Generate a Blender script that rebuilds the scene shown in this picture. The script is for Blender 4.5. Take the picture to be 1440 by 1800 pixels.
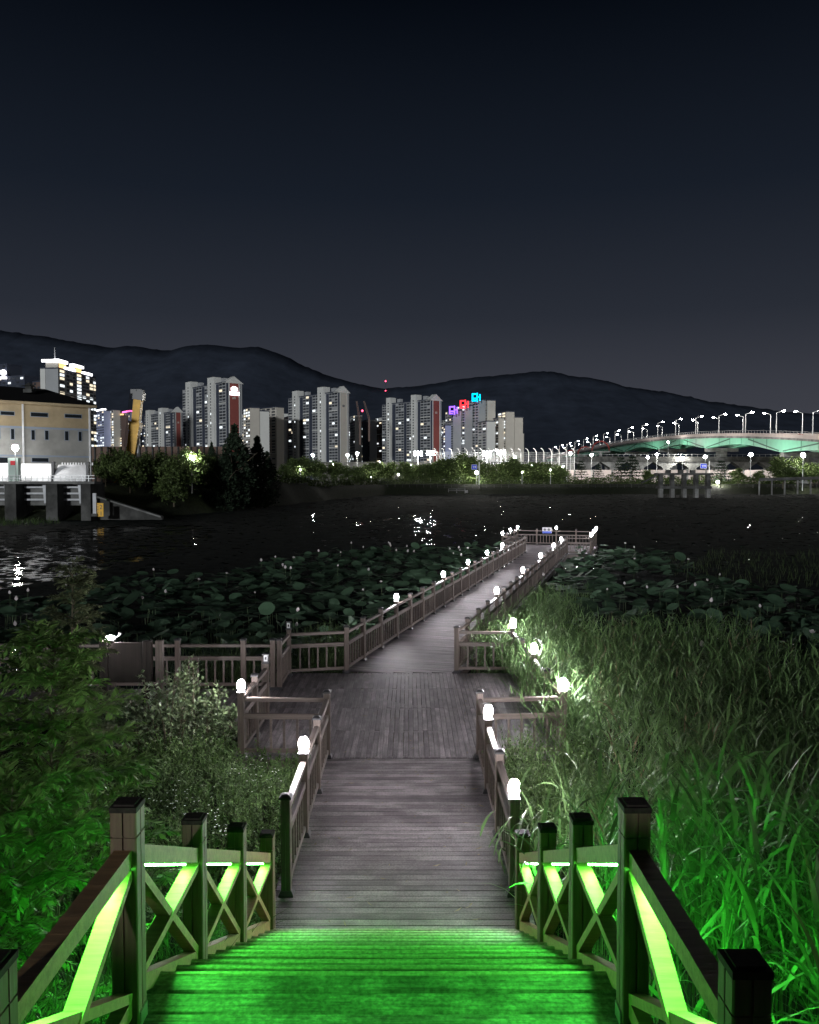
import bpy, math, random
import numpy as np
from mathutils import Vector, Matrix

for o in list(bpy.data.objects):
    bpy.data.objects.remove(o, do_unlink=True)
scene = bpy.context.scene
C = scene.collection
R = math.radians
random.seed(7)
rng = np.random.default_rng(11)

# ------------------------------------------------------------------ camera
CAM_Z = 4.5
FPX = 1442.0            # focal length in pixels of the 1440 px wide photograph
PITCH = math.atan(58 / FPX)
cam_data = bpy.data.cameras.new("camera")
cam = bpy.data.objects.new("camera", cam_data)
C.objects.link(cam)
cam.location = (0, 0, CAM_Z)
cam.rotation_euler = (math.pi / 2 - PITCH, 0, 0)
cam_data.sensor_fit = 'HORIZONTAL'
cam_data.sensor_width = 36
cam_data.lens = 36 * FPX / 1440
cam_data.clip_start = 0.05
cam_data.clip_end = 20000
scene.camera = cam

# ------------------------------------------------------------------ night sky
GLOW_EL, GLOW_AZ = 8.0, 193.0    # direction of the added sun that stands in for city glow (azimuth from +Y, clockwise)
world = bpy.data.worlds.new("World")
scene.world = world
world.use_nodes = True
wn, wl = world.node_tree.nodes, world.node_tree.links
wn.clear()
w_out = wn.new('ShaderNodeOutputWorld')
w_bg = wn.new('ShaderNodeBackground')
w_bg.inputs['Strength'].default_value = 0.05
w_sky = wn.new('ShaderNodeTexSky')
w_sky.sky_type = 'NISHITA'
w_sky.sun_disc = False
w_sky.sun_elevation = R(-7)
w_sky.sun_rotation = R(GLOW_AZ)
w_tc = wn.new('ShaderNodeTexCoord')
w_sep = wn.new('ShaderNodeSeparateXYZ')
w_ramp = wn.new('ShaderNodeValToRGB')
el = w_ramp.color_ramp.elements
stops = [(0.0, (0.056, 0.058, 0.070)), (0.10, (0.042, 0.045, 0.058)), (0.19, (0.0215, 0.0255, 0.0360)),
         (0.32, (0.0088, 0.0125, 0.0205)), (0.50, (0.0016, 0.0028, 0.0054)), (1.0, (0.0008, 0.0014, 0.0026))]
el[0].position, el[0].color = stops[0][0], (*stops[0][1], 1)
el[1].position, el[1].color = stops[-1][0], (*stops[-1][1], 1)
for p, c in stops[1:-1]:
    e = el.new(p); e.color = (*c, 1)
w_bg2 = wn.new('ShaderNodeBackground')
w_bg2.inputs['Strength'].default_value = 1.0
w_add = wn.new('ShaderNodeAddShader')
wl.new(w_sky.outputs[0], w_bg.inputs[0])
wl.new(w_tc.outputs['Generated'], w_sep.inputs[0])
wl.new(w_sep.outputs['Z'], w_ramp.inputs[0])
wl.new(w_ramp.outputs[0], w_bg2.inputs[0])
wl.new(w_bg.outputs[0], w_add.inputs[0])
wl.new(w_bg2.outputs[0], w_add.inputs[1])
wl.new(w_add.outputs[0], w_out.inputs[0])

city_glow_data = bpy.data.lights.new("city_glow_sun", 'SUN')  # added low sun lamp in place of the general city glow
city_glow_data.energy = 1.25
city_glow_data.angle = R(3)
city_glow_data.color = (0.93, 0.97, 1.0)
city_glow_sun = bpy.data.objects.new("city_glow_sun", city_glow_data)
C.objects.link(city_glow_sun)
_d = Vector((math.sin(R(GLOW_AZ)) * math.cos(R(GLOW_EL)), math.cos(R(GLOW_AZ)) * math.cos(R(GLOW_EL)), math.sin(R(GLOW_EL))))
city_glow_sun.rotation_euler = _d.to_track_quat('Z', 'Y').to_euler()
city_glow_sun.location = (-30, -60, 60)

scene.view_settings.view_transform = 'Standard'
scene.view_settings.look = 'None'
scene.view_settings.exposure = 0.0
scene.view_settings.gamma = 1.0
scene.view_settings.use_curve_mapping = False
cy = scene.cycles
cy.use_denoising = True
cy.denoising_prefilter = 'ACCURATE'
cy.use_adaptive_sampling = False
cy.max_bounces = 5
cy.diffuse_bounces = 2
cy.glossy_bounces = 3
cy.transmission_bounces = 3
cy.transparent_max_bounces = 8
cy.sample_clamp_indirect = 3.0
cy.caustics_reflective = False
cy.caustics_refractive = False

# ------------------------------------------------------------------ helpers
def at(px, py, dist):
    """World point at horizontal distance dist (along +Y) that lies on the sight line through a photo pixel."""
    dx, dy = (px - 720) / FPX, (900 - py) / FPX
    y = math.cos(PITCH) + dy * math.sin(PITCH)
    z = -math.sin(PITCH) + dy * math.cos(PITCH)
    t = dist / y
    return Vector((dx * t, dist, CAM_Z + z * t))

def proj(P):
    P = np.asarray(P, float)
    Z = P[..., 2] - CAM_Z
    c, s = math.cos(PITCH), math.sin(PITCH)
    d = P[..., 1] * c - Z * s
    v = Z * c + P[..., 1] * s
    return 720 + FPX * P[..., 0] / d, 900 - FPX * v / d

class MB:
    def __init__(s):
        s.v, s.f = [], []
    def quad(s, a, b, c, d):
        n = len(s.v); s.v += [tuple(a), tuple(b), tuple(c), tuple(d)]; s.f.append((n, n + 1, n + 2, n + 3)); return s
    def box(s, c, size, M=None):
        n = len(s.v)
        hx, hy, hz = size[0] / 2, size[1] / 2, size[2] / 2
        for sx, sy, sz in ((-1, -1, -1), (1, -1, -1), (1, 1, -1), (-1, 1, -1), (-1, -1, 1), (1, -1, 1), (1, 1, 1), (-1, 1, 1)):
            p = Vector((sx * hx, sy * hy, sz * hz))
            if M is not None: p = M @ p
            s.v.append((c[0] + p.x, c[1] + p.y, c[2] + p.z))
        for q in ((0, 3, 2, 1), (4, 5, 6, 7), (0, 1, 5, 4), (1, 2, 6, 5), (2, 3, 7, 6), (3, 0, 4, 7)):
            s.f.append(tuple(n + i for i in q))
        return s
    def beam(s, p0, p1, w, h, up=(0, 0, 1)):
        p0, p1 = Vector(p0), Vector(p1)
        d = (p1 - p0); L = d.length; d.normalize()
        side = d.cross(Vector(up)).normalized(); u = side.cross(d)
        M = Matrix((d, side, u)).transposed()
        return s.box((p0 + p1) / 2, (L, w, h), M)
    def tube(s, pts, r, n=6, cap=True):
        pts = [Vector(p) for p in pts]
        rs = r if isinstance(r, (list, tuple)) else [r] * len(pts)
        base = len(s.v)
        for i, p in enumerate(pts):
            d = (pts[min(i + 1, len(pts) - 1)] - pts[max(i - 1, 0)]).normalized()
            a = d.cross(Vector((0, 0, 1)))
            if a.length < 1e-3: a = Vector((1, 0, 0))
            a.normalize(); b = d.cross(a)
            for k in range(n):
                t = 2 * math.pi * k / n
                q = p + (a * math.cos(t) + b * math.sin(t)) * rs[i]
                s.v.append(tuple(q))
        for i in range(len(pts) - 1):
            for k in range(n):
                a0, a1 = base + i * n + k, base + i * n + (k + 1) % n
                s.f.append((a0, a1, a1 + n, a0 + n))
        if cap:
            s.f.append(tuple(base + k for k in range(n))[::-1])
            s.f.append(tuple(base + (len(pts) - 1) * n + k for k in range(n)))
        return s
    def lathe(s, prof, c=(0, 0, 0), n=10, ph=0.0):
        base = len(s.v)
        for r, z in prof:
            for k in range(n):
                t = 2 * math.pi * k / n + ph
                s.v.append((c[0] + r * math.cos(t), c[1] + r * math.sin(t), c[2] + z))
        for i in range(len(prof) - 1):
            for k in range(n):
                a0, a1 = base + i * n + k, base + i * n + (k + 1) % n
                s.f.append((a0, a1, a1 + n, a0 + n))
        s.f.append(tuple(base + k for k in range(n))[::-1])
        s.f.append(tuple(base + (len(prof) - 1) * n + k for k in range(n)))
        return s
    def extrude(s, poly, z0, z1):
        n = len(poly); b = len(s.v)
        for z in (z0, z1):
            for x, y in poly: s.v.append((x, y, z))
        for k in range(n):
            s.f.append((b + k, b + (k + 1) % n, b + n + (k + 1) % n, b + n + k))
        s.f.append(tuple(range(b + n - 1, b - 1, -1)))
        s.f.append(tuple(range(b + n, b + 2 * n)))
        return s
    def prism(s, poly3, d):
        """closed prism from a planar polygon of 3D points, pushed along vector d"""
        n = len(poly3); b = len(s.v); d = Vector(d)
        for p in poly3: s.v.append(tuple(p))
        for p in poly3: s.v.append(tuple(Vector(p) + d))
        for k in range(n):
            s.f.append((b + k, b + (k + 1) % n, b + n + (k + 1) % n, b + n + k))
        s.f.append(tuple(range(b + n - 1, b - 1, -1)))
        s.f.append(tuple(range(b + n, b + 2 * n)))
        return s
    def mesh(s, name, mat, smooth=False):
        me = bpy.data.meshes.new(name)
        me.from_pydata(s.v, [], s.f)
        if mat is not None: me.materials.append(mat)
        if smooth: me.polygons.foreach_set('use_smooth', [True] * len(me.polygons))
        me.update()
        return me

def mesh_np(name, V, F, mat, smooth=False):
    V = np.asarray(V, np.float32).reshape(-1, 3); F = np.asarray(F, np.int32)
    k = F.shape[1]
    me = bpy.data.meshes.new(name)
    me.vertices.add(len(V)); me.vertices.foreach_set('co', V.ravel())
    me.loops.add(F.size); me.loops.foreach_set('vertex_index', F.ravel())
    me.polygons.add(len(F))
    me.polygons.foreach_set('loop_start', np.arange(0, F.size, k, dtype=np.int32))
    me.polygons.foreach_set('loop_total', np.full(len(F), k, np.int32))
    if smooth: me.polygons.foreach_set('use_smooth', np.ones(len(F), bool))
    me.materials.append(mat)
    me.update(calc_edges=True)
    me.validate()
    return me

def tag(o, label=None, cat=None, group=None, kind=None):
    if label: o['label'] = label
    if cat: o['category'] = cat
    if group: o['group'] = group
    if kind: o['kind'] = kind
    return o

def thing(name, loc, label, cat, group=None, rz=0.0):
    o = bpy.data.objects.new(name, None)
    o.empty_display_size = 0.1
    C.objects.link(o)
    o.location = loc; o.rotation_euler = (0, 0, rz)
    return tag(o, label, cat, group)

def obj(name, me, parent=None, loc=(0, 0, 0), rz=0.0, rot=None, scale=None):
    o = bpy.data.objects.new(name, me)
    C.objects.link(o)
    o.location = loc
    o.rotation_euler = rot if rot is not None else (0, 0, rz)
    if scale is not None: o.scale = scale if hasattr(scale, '__len__') else (scale,) * 3
    if parent is not None: o.parent = parent
    return o

def wobj(name, me, root, loc=(0, 0, 0), **k):
    """part given in world coordinates under an unrotated root"""
    return obj(name, me, root, Vector(loc) - root.location, **k)

ORD = ['first', 'second', 'third', 'fourth', 'fifth', 'sixth', 'seventh', 'eighth', 'ninth', 'tenth', 'eleventh', 'twelfth',
       'thirteenth', 'fourteenth', 'fifteenth', 'sixteenth', 'seventeenth', 'eighteenth', 'nineteenth', 'twentieth',
       'twenty-first', 'twenty-second', 'twenty-third', 'twenty-fourth', 'twenty-fifth', 'twenty-sixth', 'twenty-seventh',
       'twenty-eighth', 'twenty-ninth', 'thirtieth', 'thirty-first', 'thirty-second', 'thirty-third', 'thirty-fourth']

# ------------------------------------------------------------------ materials
def mat(name, col, rough=0.7, spec=0.3, metal=0.0, noise=None, vary=0.0, island=0.0, bump=0.0, stretch=None, emit=None, trans=0.0, dirt=None, grit=None):
    """noise=(scale, amount): soft mottling; vary: per-object tone; island: per-leaf tone; stretch: grain direction scale"""
    m = bpy.data.materials.new(name); m.use_nodes = True
    N, L = m.node_tree.nodes, m.node_tree.links
    b = N['Principled BSDF']
    b.inputs['Roughness'].default_value = rough
    b.inputs['Specular IOR Level'].default_value = spec
    b.inputs['Metallic'].default_value = metal
    b.inputs['Base Color'].default_value = (*col, 1)
    last = None
    def mul(fac_socket, lo, hi, prev):
        mr = N.new('ShaderNodeMapRange'); mr.inputs['To Min'].default_value = lo; mr.inputs['To Max'].default_value = hi
        L.new(fac_socket, mr.inputs['Value'])
        if prev is None: return mr.outputs[0]
        mm = N.new('ShaderNodeMath'); mm.operation = 'MULTIPLY'
        L.new(prev, mm.inputs[0]); L.new(mr.outputs[0], mm.inputs[1]); return mm.outputs[0]
    tc = N.new('ShaderNodeTexCoord')
    vec = tc.outputs['Object']
    if stretch:
        oi = N.new('ShaderNodeObjectInfo')
        ad = N.new('ShaderNodeVectorMath'); ad.operation = 'ADD'
        sc = N.new('ShaderNodeVectorMath'); sc.operation = 'SCALE'
        cmb = N.new('ShaderNodeCombineXYZ')
        for i in range(3): L.new(oi.outputs['Random'], cmb.inputs[i])
        L.new(cmb.outputs[0], sc.inputs[0]); sc.inputs['Scale'].default_value = 37.0
        L.new(vec, ad.inputs[0]); L.new(sc.outputs[0], ad.inputs[1])
        mp = N.new('ShaderNodeMapping'); mp.inputs['Scale'].default_value = stretch
        L.new(ad.outputs[0], mp.inputs[0]); vec = mp.outputs[0]
    nz = None
    if noise:
        nz = N.new('ShaderNodeTexNoise'); nz.inputs['Scale'].default_value = noise[0]; nz.inputs['Detail'].default_value = 5
        nz.inputs['Roughness'].default_value = 0.65
        L.new(vec, nz.inputs['Vector'])
        mr = N.new('ShaderNodeMapRange'); mr.inputs['From Min'].default_value = 0.3; mr.inputs['From Max'].default_value = 0.7
        L.new(nz.outputs[0], mr.inputs['Value'])
        last = mul(mr.outputs[0], 1 - noise[1], 1 + noise[1], last)
    if dirt:
        n2 = N.new('ShaderNodeTexNoise'); n2.inputs['Scale'].default_value = dirt[0]; n2.inputs['Detail'].default_value = 3
        L.new(tc.outputs['Object'] if not stretch else ad.outputs[0], n2.inputs['Vector'])
        mr = N.new('ShaderNodeMapRange'); mr.inputs['From Min'].default_value = 0.4; mr.inputs['From Max'].default_value = 0.65
        L.new(n2.outputs[0], mr.inputs['Value'])
        last = mul(mr.outputs[0], 1 - dirt[1], 1 + dirt[1] * 0.5, last)
    if grit:
        n3 = N.new('ShaderNodeTexNoise'); n3.inputs['Scale'].default_value = grit[0]; n3.inputs['Detail'].default_value = 2
        L.new(tc.outputs['Object'] if not stretch else ad.outputs[0], n3.inputs['Vector'])
        mr = N.new('ShaderNodeMapRange'); mr.inputs['From Min'].default_value = 0.35; mr.inputs['From Max'].default_value = 0.65
        L.new(n3.outputs[0], mr.inputs['Value'])
        last = mul(mr.outputs[0], 1 - grit[1], 1 + grit[1], last)
    if vary:
        oi2 = N.new('ShaderNodeObjectInfo'); last = mul(oi2.outputs['Random'], 1 - vary, 1 + vary, last)
    if island:
        g = N.new('ShaderNodeNewGeometry'); last = mul(g.outputs['Random Per Island'], 1 - island, 1 + island, last)
    colsock = None
    if last is not None:
        vm = N.new('ShaderNodeVectorMath'); vm.operation = 'SCALE'
        vm.inputs[0].default_value = col
        L.new(last, vm.inputs['Scale']); colsock = vm.outputs[0]
        L.new(colsock, b.inputs['Base Color'])
    if bump and nz is not None:
        bp = N.new('ShaderNodeBump'); bp.inputs['Strength'].default_value = bump; bp.inputs['Distance'].default_value = 0.01
        L.new(nz.outputs[0], bp.inputs['Height']); L.new(bp.outputs[0], b.inputs['Normal'])
    if emit:
        b.inputs['Emission Color'].default_value = (*emit[0], 1); b.inputs['Emission Strength'].default_value = emit[1]
    if trans:
        t = N.new('ShaderNodeBsdfTranslucent'); mx = N.new('ShaderNodeMixShader'); mx.inputs[0].default_value = trans
        t.inputs[0].default_value = (*col, 1)
        if colsock: L.new(colsock, t.inputs[0])
        L.new(b.outputs[0], mx.inputs[1]); L.new(t.outputs[0], mx.inputs[2])
        L.new(mx.outputs[0], N['Material Output'].inputs[0])
    return m

def glow(name, col, strength):
    m = bpy.data.materials.new(name); m.use_nodes = True
    N, L = m.node_tree.nodes, m.node_tree.links
    N.clear()
    o = N.new('ShaderNodeOutputMaterial'); e = N.new('ShaderNodeEmission')
    e.inputs[0].default_value = (*col, 1); e.inputs[1].default_value = strength
    L.new(e.outputs[0], o.inputs[0])
    if strength < 20: m.cycles.emission_sampling = 'NONE'
    return m

M = {}
M['plank'] = mat('weathered_plank', (0.135, 0.120, 0.124), 0.62, 0.35, noise=(1.0, 0.42), vary=0.36, bump=0.5, stretch=(1.0, 42, 42), dirt=(2.2, 0.4), grit=(55, 0.28))
M['tread'] = mat('stair_tread_wood', (0.175, 0.18, 0.15), 0.6, 0.35, noise=(1.0, 0.5), vary=0.32, bump=0.6, stretch=(2.0, 36, 36), dirt=(4.5, 0.45), grit=(40, 0.35))
M['rail'] = mat('rail_timber', (0.115, 0.092, 0.080), 0.55, 0.4, noise=(1.0, 0.3), vary=0.2, bump=0.4, stretch=(1.3, 30, 30))
M['post'] = mat('post_timber', (0.110, 0.086, 0.073), 0.6, 0.35, noise=(1.0, 0.32), vary=0.18, bump=0.4, stretch=(28, 28, 1.6))
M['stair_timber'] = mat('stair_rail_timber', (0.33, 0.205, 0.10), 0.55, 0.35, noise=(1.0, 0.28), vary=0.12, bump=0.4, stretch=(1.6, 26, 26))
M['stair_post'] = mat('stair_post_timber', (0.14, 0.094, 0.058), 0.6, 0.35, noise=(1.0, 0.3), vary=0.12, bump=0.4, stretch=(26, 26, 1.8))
M['endgrain'] = mat('dark_end_grain', (0.03, 0.024, 0.02), 0.85, 0.2, noise=(30, 0.4))
M['black_metal'] = mat('black_metal', (0.02, 0.02, 0.022), 0.4, 0.5)
M['steel'] = mat('galvanised_bracket', (0.45, 0.46, 0.46), 0.4, 0.5, metal=0.6)
M['lamp_white'] = mat('white_lamp_metal', (0.75, 0.75, 0.75), 0.4, 0.5)
M['lamp'] = glow('lit_lamp_glass', (1.0, 0.95, 1.0), 680.0)
M['lamp_end'] = M['lamp']
M['dead_glass'] = mat('unlit_lamp_glass', (0.55, 0.56, 0.57), 0.25, 0.5)
M['led'] = glow('green_led', (0.085, 1.0, 0.090), 300.0)
M['concrete'] = mat('concrete', (0.26, 0.26, 0.25), 0.85, 0.2, noise=(0.8, 0.3), dirt=(0.25, 0.35))
M['dark_concrete'] = mat('old_concrete', (0.10, 0.10, 0.095), 0.9, 0.2, noise=(0.9, 0.35), dirt=(0.3, 0.4))
M['reed'] = mat('reed_leaf', (0.095, 0.165, 0.060), 0.5, 0.3, island=0.5, trans=0.3)
M['grass'] = mat('grass_leaf', (0.055, 0.092, 0.030), 0.6, 0.3, island=0.5, trans=0.3)
M['weed'] = mat('weed_leaf', (0.085, 0.145, 0.045), 0.65, 0.25, island=0.5, trans=0.25)
M['shrub'] = mat('shrub_leaf', (0.105, 0.145, 0.072), 0.42, 0.45, island=0.55, trans=0.2)
M['frond'] = mat('feather_leaf', (0.135, 0.235, 0.062), 0.5, 0.35, island=0.4, trans=0.35)
M['frond_dark'] = mat('dull_feather_leaf', (0.11, 0.13, 0.065), 0.6, 0.3, island=0.4, trans=0.3)
M['lotus'] = mat('lotus_leaf', (0.048, 0.088, 0.052), 0.65, 0.2, noise=(3.0, 0.25), vary=0.5, trans=0.15)
M['lotus_far'] = mat('lotus_leaf_far', (0.048, 0.088, 0.052), 0.65, 0.2, island=0.5, trans=0.15)
M['stalk'] = mat('lotus_stalk', (0.07, 0.11, 0.05), 0.6, 0.3)
M['petal'] = mat('lotus_petal', (0.78, 0.72, 0.72), 0.55, 0.3, vary=0.1, trans=0.3)
M['white_flower'] = mat('small_white_flower', (0.75, 0.78, 0.72), 0.7, 0.2)
M['bark'] = mat('bark', (0.10, 0.085, 0.06), 0.9, 0.2, noise=(20, 0.4))
M['tree_leaf'] = mat('broad_tree_leaf', (0.075, 0.11, 0.034), 0.6, 0.25, island=0.55, trans=0.25)
M['tree_dark'] = mat('conifer_leaf', (0.028, 0.045, 0.026), 0.7, 0.2, island=0.5, trans=0.1)
M['dry_reed'] = mat('dry_reed_leaf', (0.16, 0.135, 0.08), 0.8, 0.15, island=0.4, trans=0.2)
M['nosing_highlight'] = mat('stair_edge_highlight', (0.30, 0.27, 0.21), 0.55, 0.35, noise=(1.0, 0.35), vary=0.15, stretch=(2, 30, 30), grit=(40, .25))  # paler tone paints in the light caught by the tread front edges
M['pad'] = mat('floating_leaf', (0.006, 0.010, 0.0095), 0.9, 0.04, island=0.6)
# ------------------------------------------------------------------ terrain, water, mountains
M['earth'] = mat('dark_earth', (0.022, 0.027, 0.015), 0.95, 0.1, noise=(2.0, 0.5), bump=0.5)
M['mountain'] = mat('wooded_mountain', (0.060, 0.074, 0.106), 0.95, 0.05, noise=(0.012, 0.25))  # blue of the distant haze is put into the base colour

def water_mat():
    m = bpy.data.materials.new('pond_water'); m.use_nodes = True
    N, L = m.node_tree.nodes, m.node_tree.links
    b = N['Principled BSDF']
    b.inputs['Base Color'].default_value = (0.004, 0.006, 0.007, 1)
    b.inputs['Roughness'].default_value = 0.06
    b.inputs['IOR'].default_value = 1.333
    tc = N.new('ShaderNodeTexCoord')
    mp = N.new('ShaderNodeMapping'); mp.inputs['Scale'].default_value = (0.8, 1.3, 1)
    n1 = N.new('ShaderNodeTexNoise'); n1.inputs['Scale'].default_value = 1.6; n1.inputs['Detail'].default_value = 4
    L.new(tc.outputs['Object'], mp.inputs[0]); L.new(mp.outputs[0], n1.inputs['Vector'])
    bp = N.new('ShaderNodeBump'); bp.inputs['Strength'].default_value = 0.42; bp.inputs['Distance'].default_value = 0.05
    L.new(n1.outputs[0], bp.inputs['Height']); L.new(bp.outputs[0], b.inputs['Normal'])
    return m
M['water'] = water_mat()

WATER_Z = -0.9
_bx = np.array([-6000, -60, -42, -34, -28, -19, -8, 20, 200, 6000.0])
_by = np.array([106, 106, 108, 120, 162, 225, 275, 290, 298, 298.0])
def ground_z(x, y):
    x = np.asarray(x, float); y = np.asarray(y, float)
    near = np.interp(y, [-60, -5, 1, 8, 14, 17.6, 20.5], [4.0, 3.65, 2.3, -0.25, -0.2, -0.2, -1.7])  # unseen crest behind the camera is shaped to shade the foreground
    rght = np.interp(y, [-60, -5, 1, 8, 13, 21, 23], [4.0, 3.65, 2.3, -0.3, -0.45, -0.8, -1.7])
    k = np.clip((x + 0.5) / 2.0, 0, 1)
    nz = near * (1 - k) + rght * k
    by = np.interp(x, _bx, _by)
    bank = np.clip(-1.7 + (y - by + 4) * 0.30, -1.7, np.where(x < -25, 3.8, 2.6))
    z = np.where(y < 60, nz, bank)
    z = z + np.where(y < 19, 0.06 * np.sin(x * 2.1 + 0.7) * np.sin(y * 1.7), 0.0)
    return z
def build_ground():
    xs = np.unique(np.concatenate([[-6000, -2500, -900, -400, -200, -120], np.arange(-80, -20, 4.0), np.arange(-20, 20.1, 0.8), np.arange(24, 80, 6.0), [100, 150, 220, 400, 900, 2500, 6000]]))
    ys = np.unique(np.concatenate([[-60, -40, -20, -13, -9], np.arange(-5, 26, 0.7), [30, 40, 59.9, 60.1, 90], np.arange(100, 320, 4.0), [340, 400, 600, 1000, 2000, 4000, 9000]]))
    X, Y = np.meshgrid(xs, ys)
    Z = ground_z(X, Y)
    V = np.stack([X, Y, Z], -1).reshape(-1, 3)
    nx = len(xs)
    i, j = np.meshgrid(np.arange(len(ys) - 1), np.arange(nx - 1), indexing='ij')
    a = (i * nx + j).ravel()
    F = np.stack([a, a + 1, a + nx + 1, a + nx], -1)
    tag(obj('ground', mesh_np('ground', V, F, M['earth'], True)), 'dark earth bank, marsh bed and far shore', kind='structure')
build_ground()
w = MB().quad((-500, 14, WATER_Z), (500, 14, WATER_Z), (500, 330, WATER_Z), (-500, 330, WATER_Z))
tag(obj('pond_water', w.mesh('pond_water', M['water'])), 'dark pond water with broken glints of light', kind='structure')

def build_mountain():
    ridge = [(-700, 600), (-400, 560), (-150, 572), (0, 580), (60, 588), (150, 603), (200, 612), (240, 606), (265, 613), (300, 618), (340, 605), (380, 606), (420, 613),
             (450, 607), (490, 620), (540, 645), (600, 668), (670, 683), (740, 678), (800, 667), (870, 660), (930, 655), (965, 651),
             (1000, 660), (1060, 668), (1110, 682), (1180, 690), (1240, 705), (1300, 712), (1360, 722), (1440, 728), (1700, 745), (2100, 740)]
    D = 3200.0
    rx = np.array([at(p, 842, D).x for p, q in ridge]); rz = np.array([at(p, q, D).z for p, q in ridge])
    xs = np.arange(rx[0], rx[-1], 14.0)
    zr = np.interp(xs, rx, rz)
    k = np.ones(5) / 5
    zr = np.convolve(np.pad(zr, 2, mode='edge'), k, 'valid')
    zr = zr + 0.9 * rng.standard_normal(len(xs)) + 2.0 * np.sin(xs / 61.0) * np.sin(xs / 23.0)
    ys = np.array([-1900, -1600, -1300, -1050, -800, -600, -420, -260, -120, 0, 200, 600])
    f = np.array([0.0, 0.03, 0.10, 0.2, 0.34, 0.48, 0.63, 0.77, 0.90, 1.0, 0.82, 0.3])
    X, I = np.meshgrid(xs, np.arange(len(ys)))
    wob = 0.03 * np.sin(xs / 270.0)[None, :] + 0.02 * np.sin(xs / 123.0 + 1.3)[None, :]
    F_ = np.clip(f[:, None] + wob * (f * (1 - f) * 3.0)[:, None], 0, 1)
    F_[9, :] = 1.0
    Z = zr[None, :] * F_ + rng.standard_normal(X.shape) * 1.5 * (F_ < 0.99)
    Y = D + ys[:, None] + 0 * X
    V = np.stack([X, Y, Z], -1).reshape(-1, 3)
    nx = len(xs)
    i, j = np.meshgrid(np.arange(len(ys) - 1), np.arange(nx - 1), indexing='ij')
    a = (i * nx + j).ravel()
    Fq = np.stack([a, a + 1, a + nx + 1, a + nx], -1)
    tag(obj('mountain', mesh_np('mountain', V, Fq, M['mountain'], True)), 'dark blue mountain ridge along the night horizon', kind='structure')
build_mountain()

# ------------------------------------------------------------------ boardwalks and stairs
_mc = {}
def box_mesh(name, L, W, T, m, bevel=0.0):
    """box from the local origin's centre; long side on local X"""
    key = (name, round(L, 3), round(W, 3), round(T, 3), m.name)
    if key not in _mc:
        b = MB()
        if bevel:
            hx, hy, hz = L / 2, W / 2, T / 2
            poly = [(-hy, -hz), (hy, -hz), (hy, hz - bevel), (hy - bevel, hz), (-hy + bevel, hz), (-hy, hz - bevel)]
            b.prism([(-hx, y, z) for y, z in poly], (L, 0, 0))
        else:
            b.box((0, 0, 0), (L, W, T))
        _mc[key] = b.mesh(name, m)
    return _mc[key]

XL, XR = -1.33, 1.13               # post lines of the near walkway
W2_O = Vector((-0.21, 18.88, 0))   # start of the long walkway (centre)
W2_A = math.atan(0.2764)           # its heading, clockwise from +Y
W2_U = Vector((math.sin(W2_A), math.cos(W2_A), 0))
W2_V = Vector((math.cos(W2_A), -math.sin(W2_A), 0))
def w2(s, t, z=0.0):
    p = W2_O + W2_U * s + W2_V * t; return Vector((p.x, p.y, z))

def deck(name, label, origin):
    return tag(thing(name, origin, label, None), kind='structure')

def jig(a): return random.uniform(-a, a)

# near walkway, boards across
r = deck('boardwalk', 'weathered timber boardwalk running from the stairs to the crossing platform', (-0.1, 10.4, 0))
y, n = 7.80, 0
pw = 0.118
while y + pw / 2 < 13.06:
    wobj('plank', box_mesh('plank', 2.74, pw - 0.006, 0.032, M['plank'], 0.004), r, (-0.1 + jig(.006), y, -0.016 + jig(.0022)), rot=(jig(.006), 0, jig(.0015)))
    y += pw
for x in (-1.30, -0.1, 1.10):
    wobj('joist', MB().box((0, 0, 0), (0.08, 5.28, 0.16)).mesh('joist', M['rail']), r, (x, 10.42, -0.115))
for yy in (8.4, 10.2, 12.0):
    for x in (-1.2, 1.0):
        wobj('pile', MB().lathe([(0.09, -1.6), (0.09, -0.20)], n=8).mesh('pile', M['dark_concrete']), r, (x, yy, 0))

# crossing platform, boards lengthwise
r = deck('deck_platform', 'wide timber crossing platform with lengthwise boards', (-0.1, 16, 0))
x = -2.83; pw = 0.0865
rows = [13.083, 14.52, 15.96, 17.48, 18.86]
col = 0
while x < 2.60:
    cuts = [rows[0]] + [q for i, q in enumerate(rows[1:-1]) if (random.random() < 0.62)] + [rows[-1]]
    for a_, b_ in zip(cuts[:-1], cuts[1:]):
        L = b_ - a_ - 0.006
        wobj('plank', box_mesh('plank', L, pw - 0.006, 0.03, M['plank'], 0.004), r, (x + jig(.001), (a_ + b_) / 2, -0.015 + jig(.0025)), rot=(0, 0, math.pi / 2 + jig(.0012)))
    x += pw; col += 1
for yy in (13.2, 14.55, 16.0, 17.5, 18.75):
    wobj('joist', MB().box((0, 0, 0), (5.4, 0.08, 0.18)).mesh('joist', M['rail']), r, (-0.12, yy, -0.122))
for yy in (13.4, 16.0, 18.6):
    for x in (-2.7, -0.1, 2.4):
        wobj('pile', MB().lathe([(0.09, -1.6), (0.09, -0.215)], n=8).mesh('pile', M['dark_concrete']), r, (x, yy, 0))

# side path leading off to the left
r = deck('side_path', 'timber side path leading left from the platform behind the shrub', (-8, 16.3, 0))
x = -2.93
while x > -14:
    wobj('plank', box_mesh('plank', 2.3, 0.138, 0.03, M['plank'], 0.004), r, (x, 16.3, -0.016 + jig(.002)), rot=(0, 0, math.pi / 2 + jig(.002)))
    x -= 0.144
for yy in (15.25, 17.35):
    wobj('joist', MB().box((0, 0, 0), (11, 0.08, 0.16)).mesh('joist', M['rail']), r, (-8.4, yy, -0.115))

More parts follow.
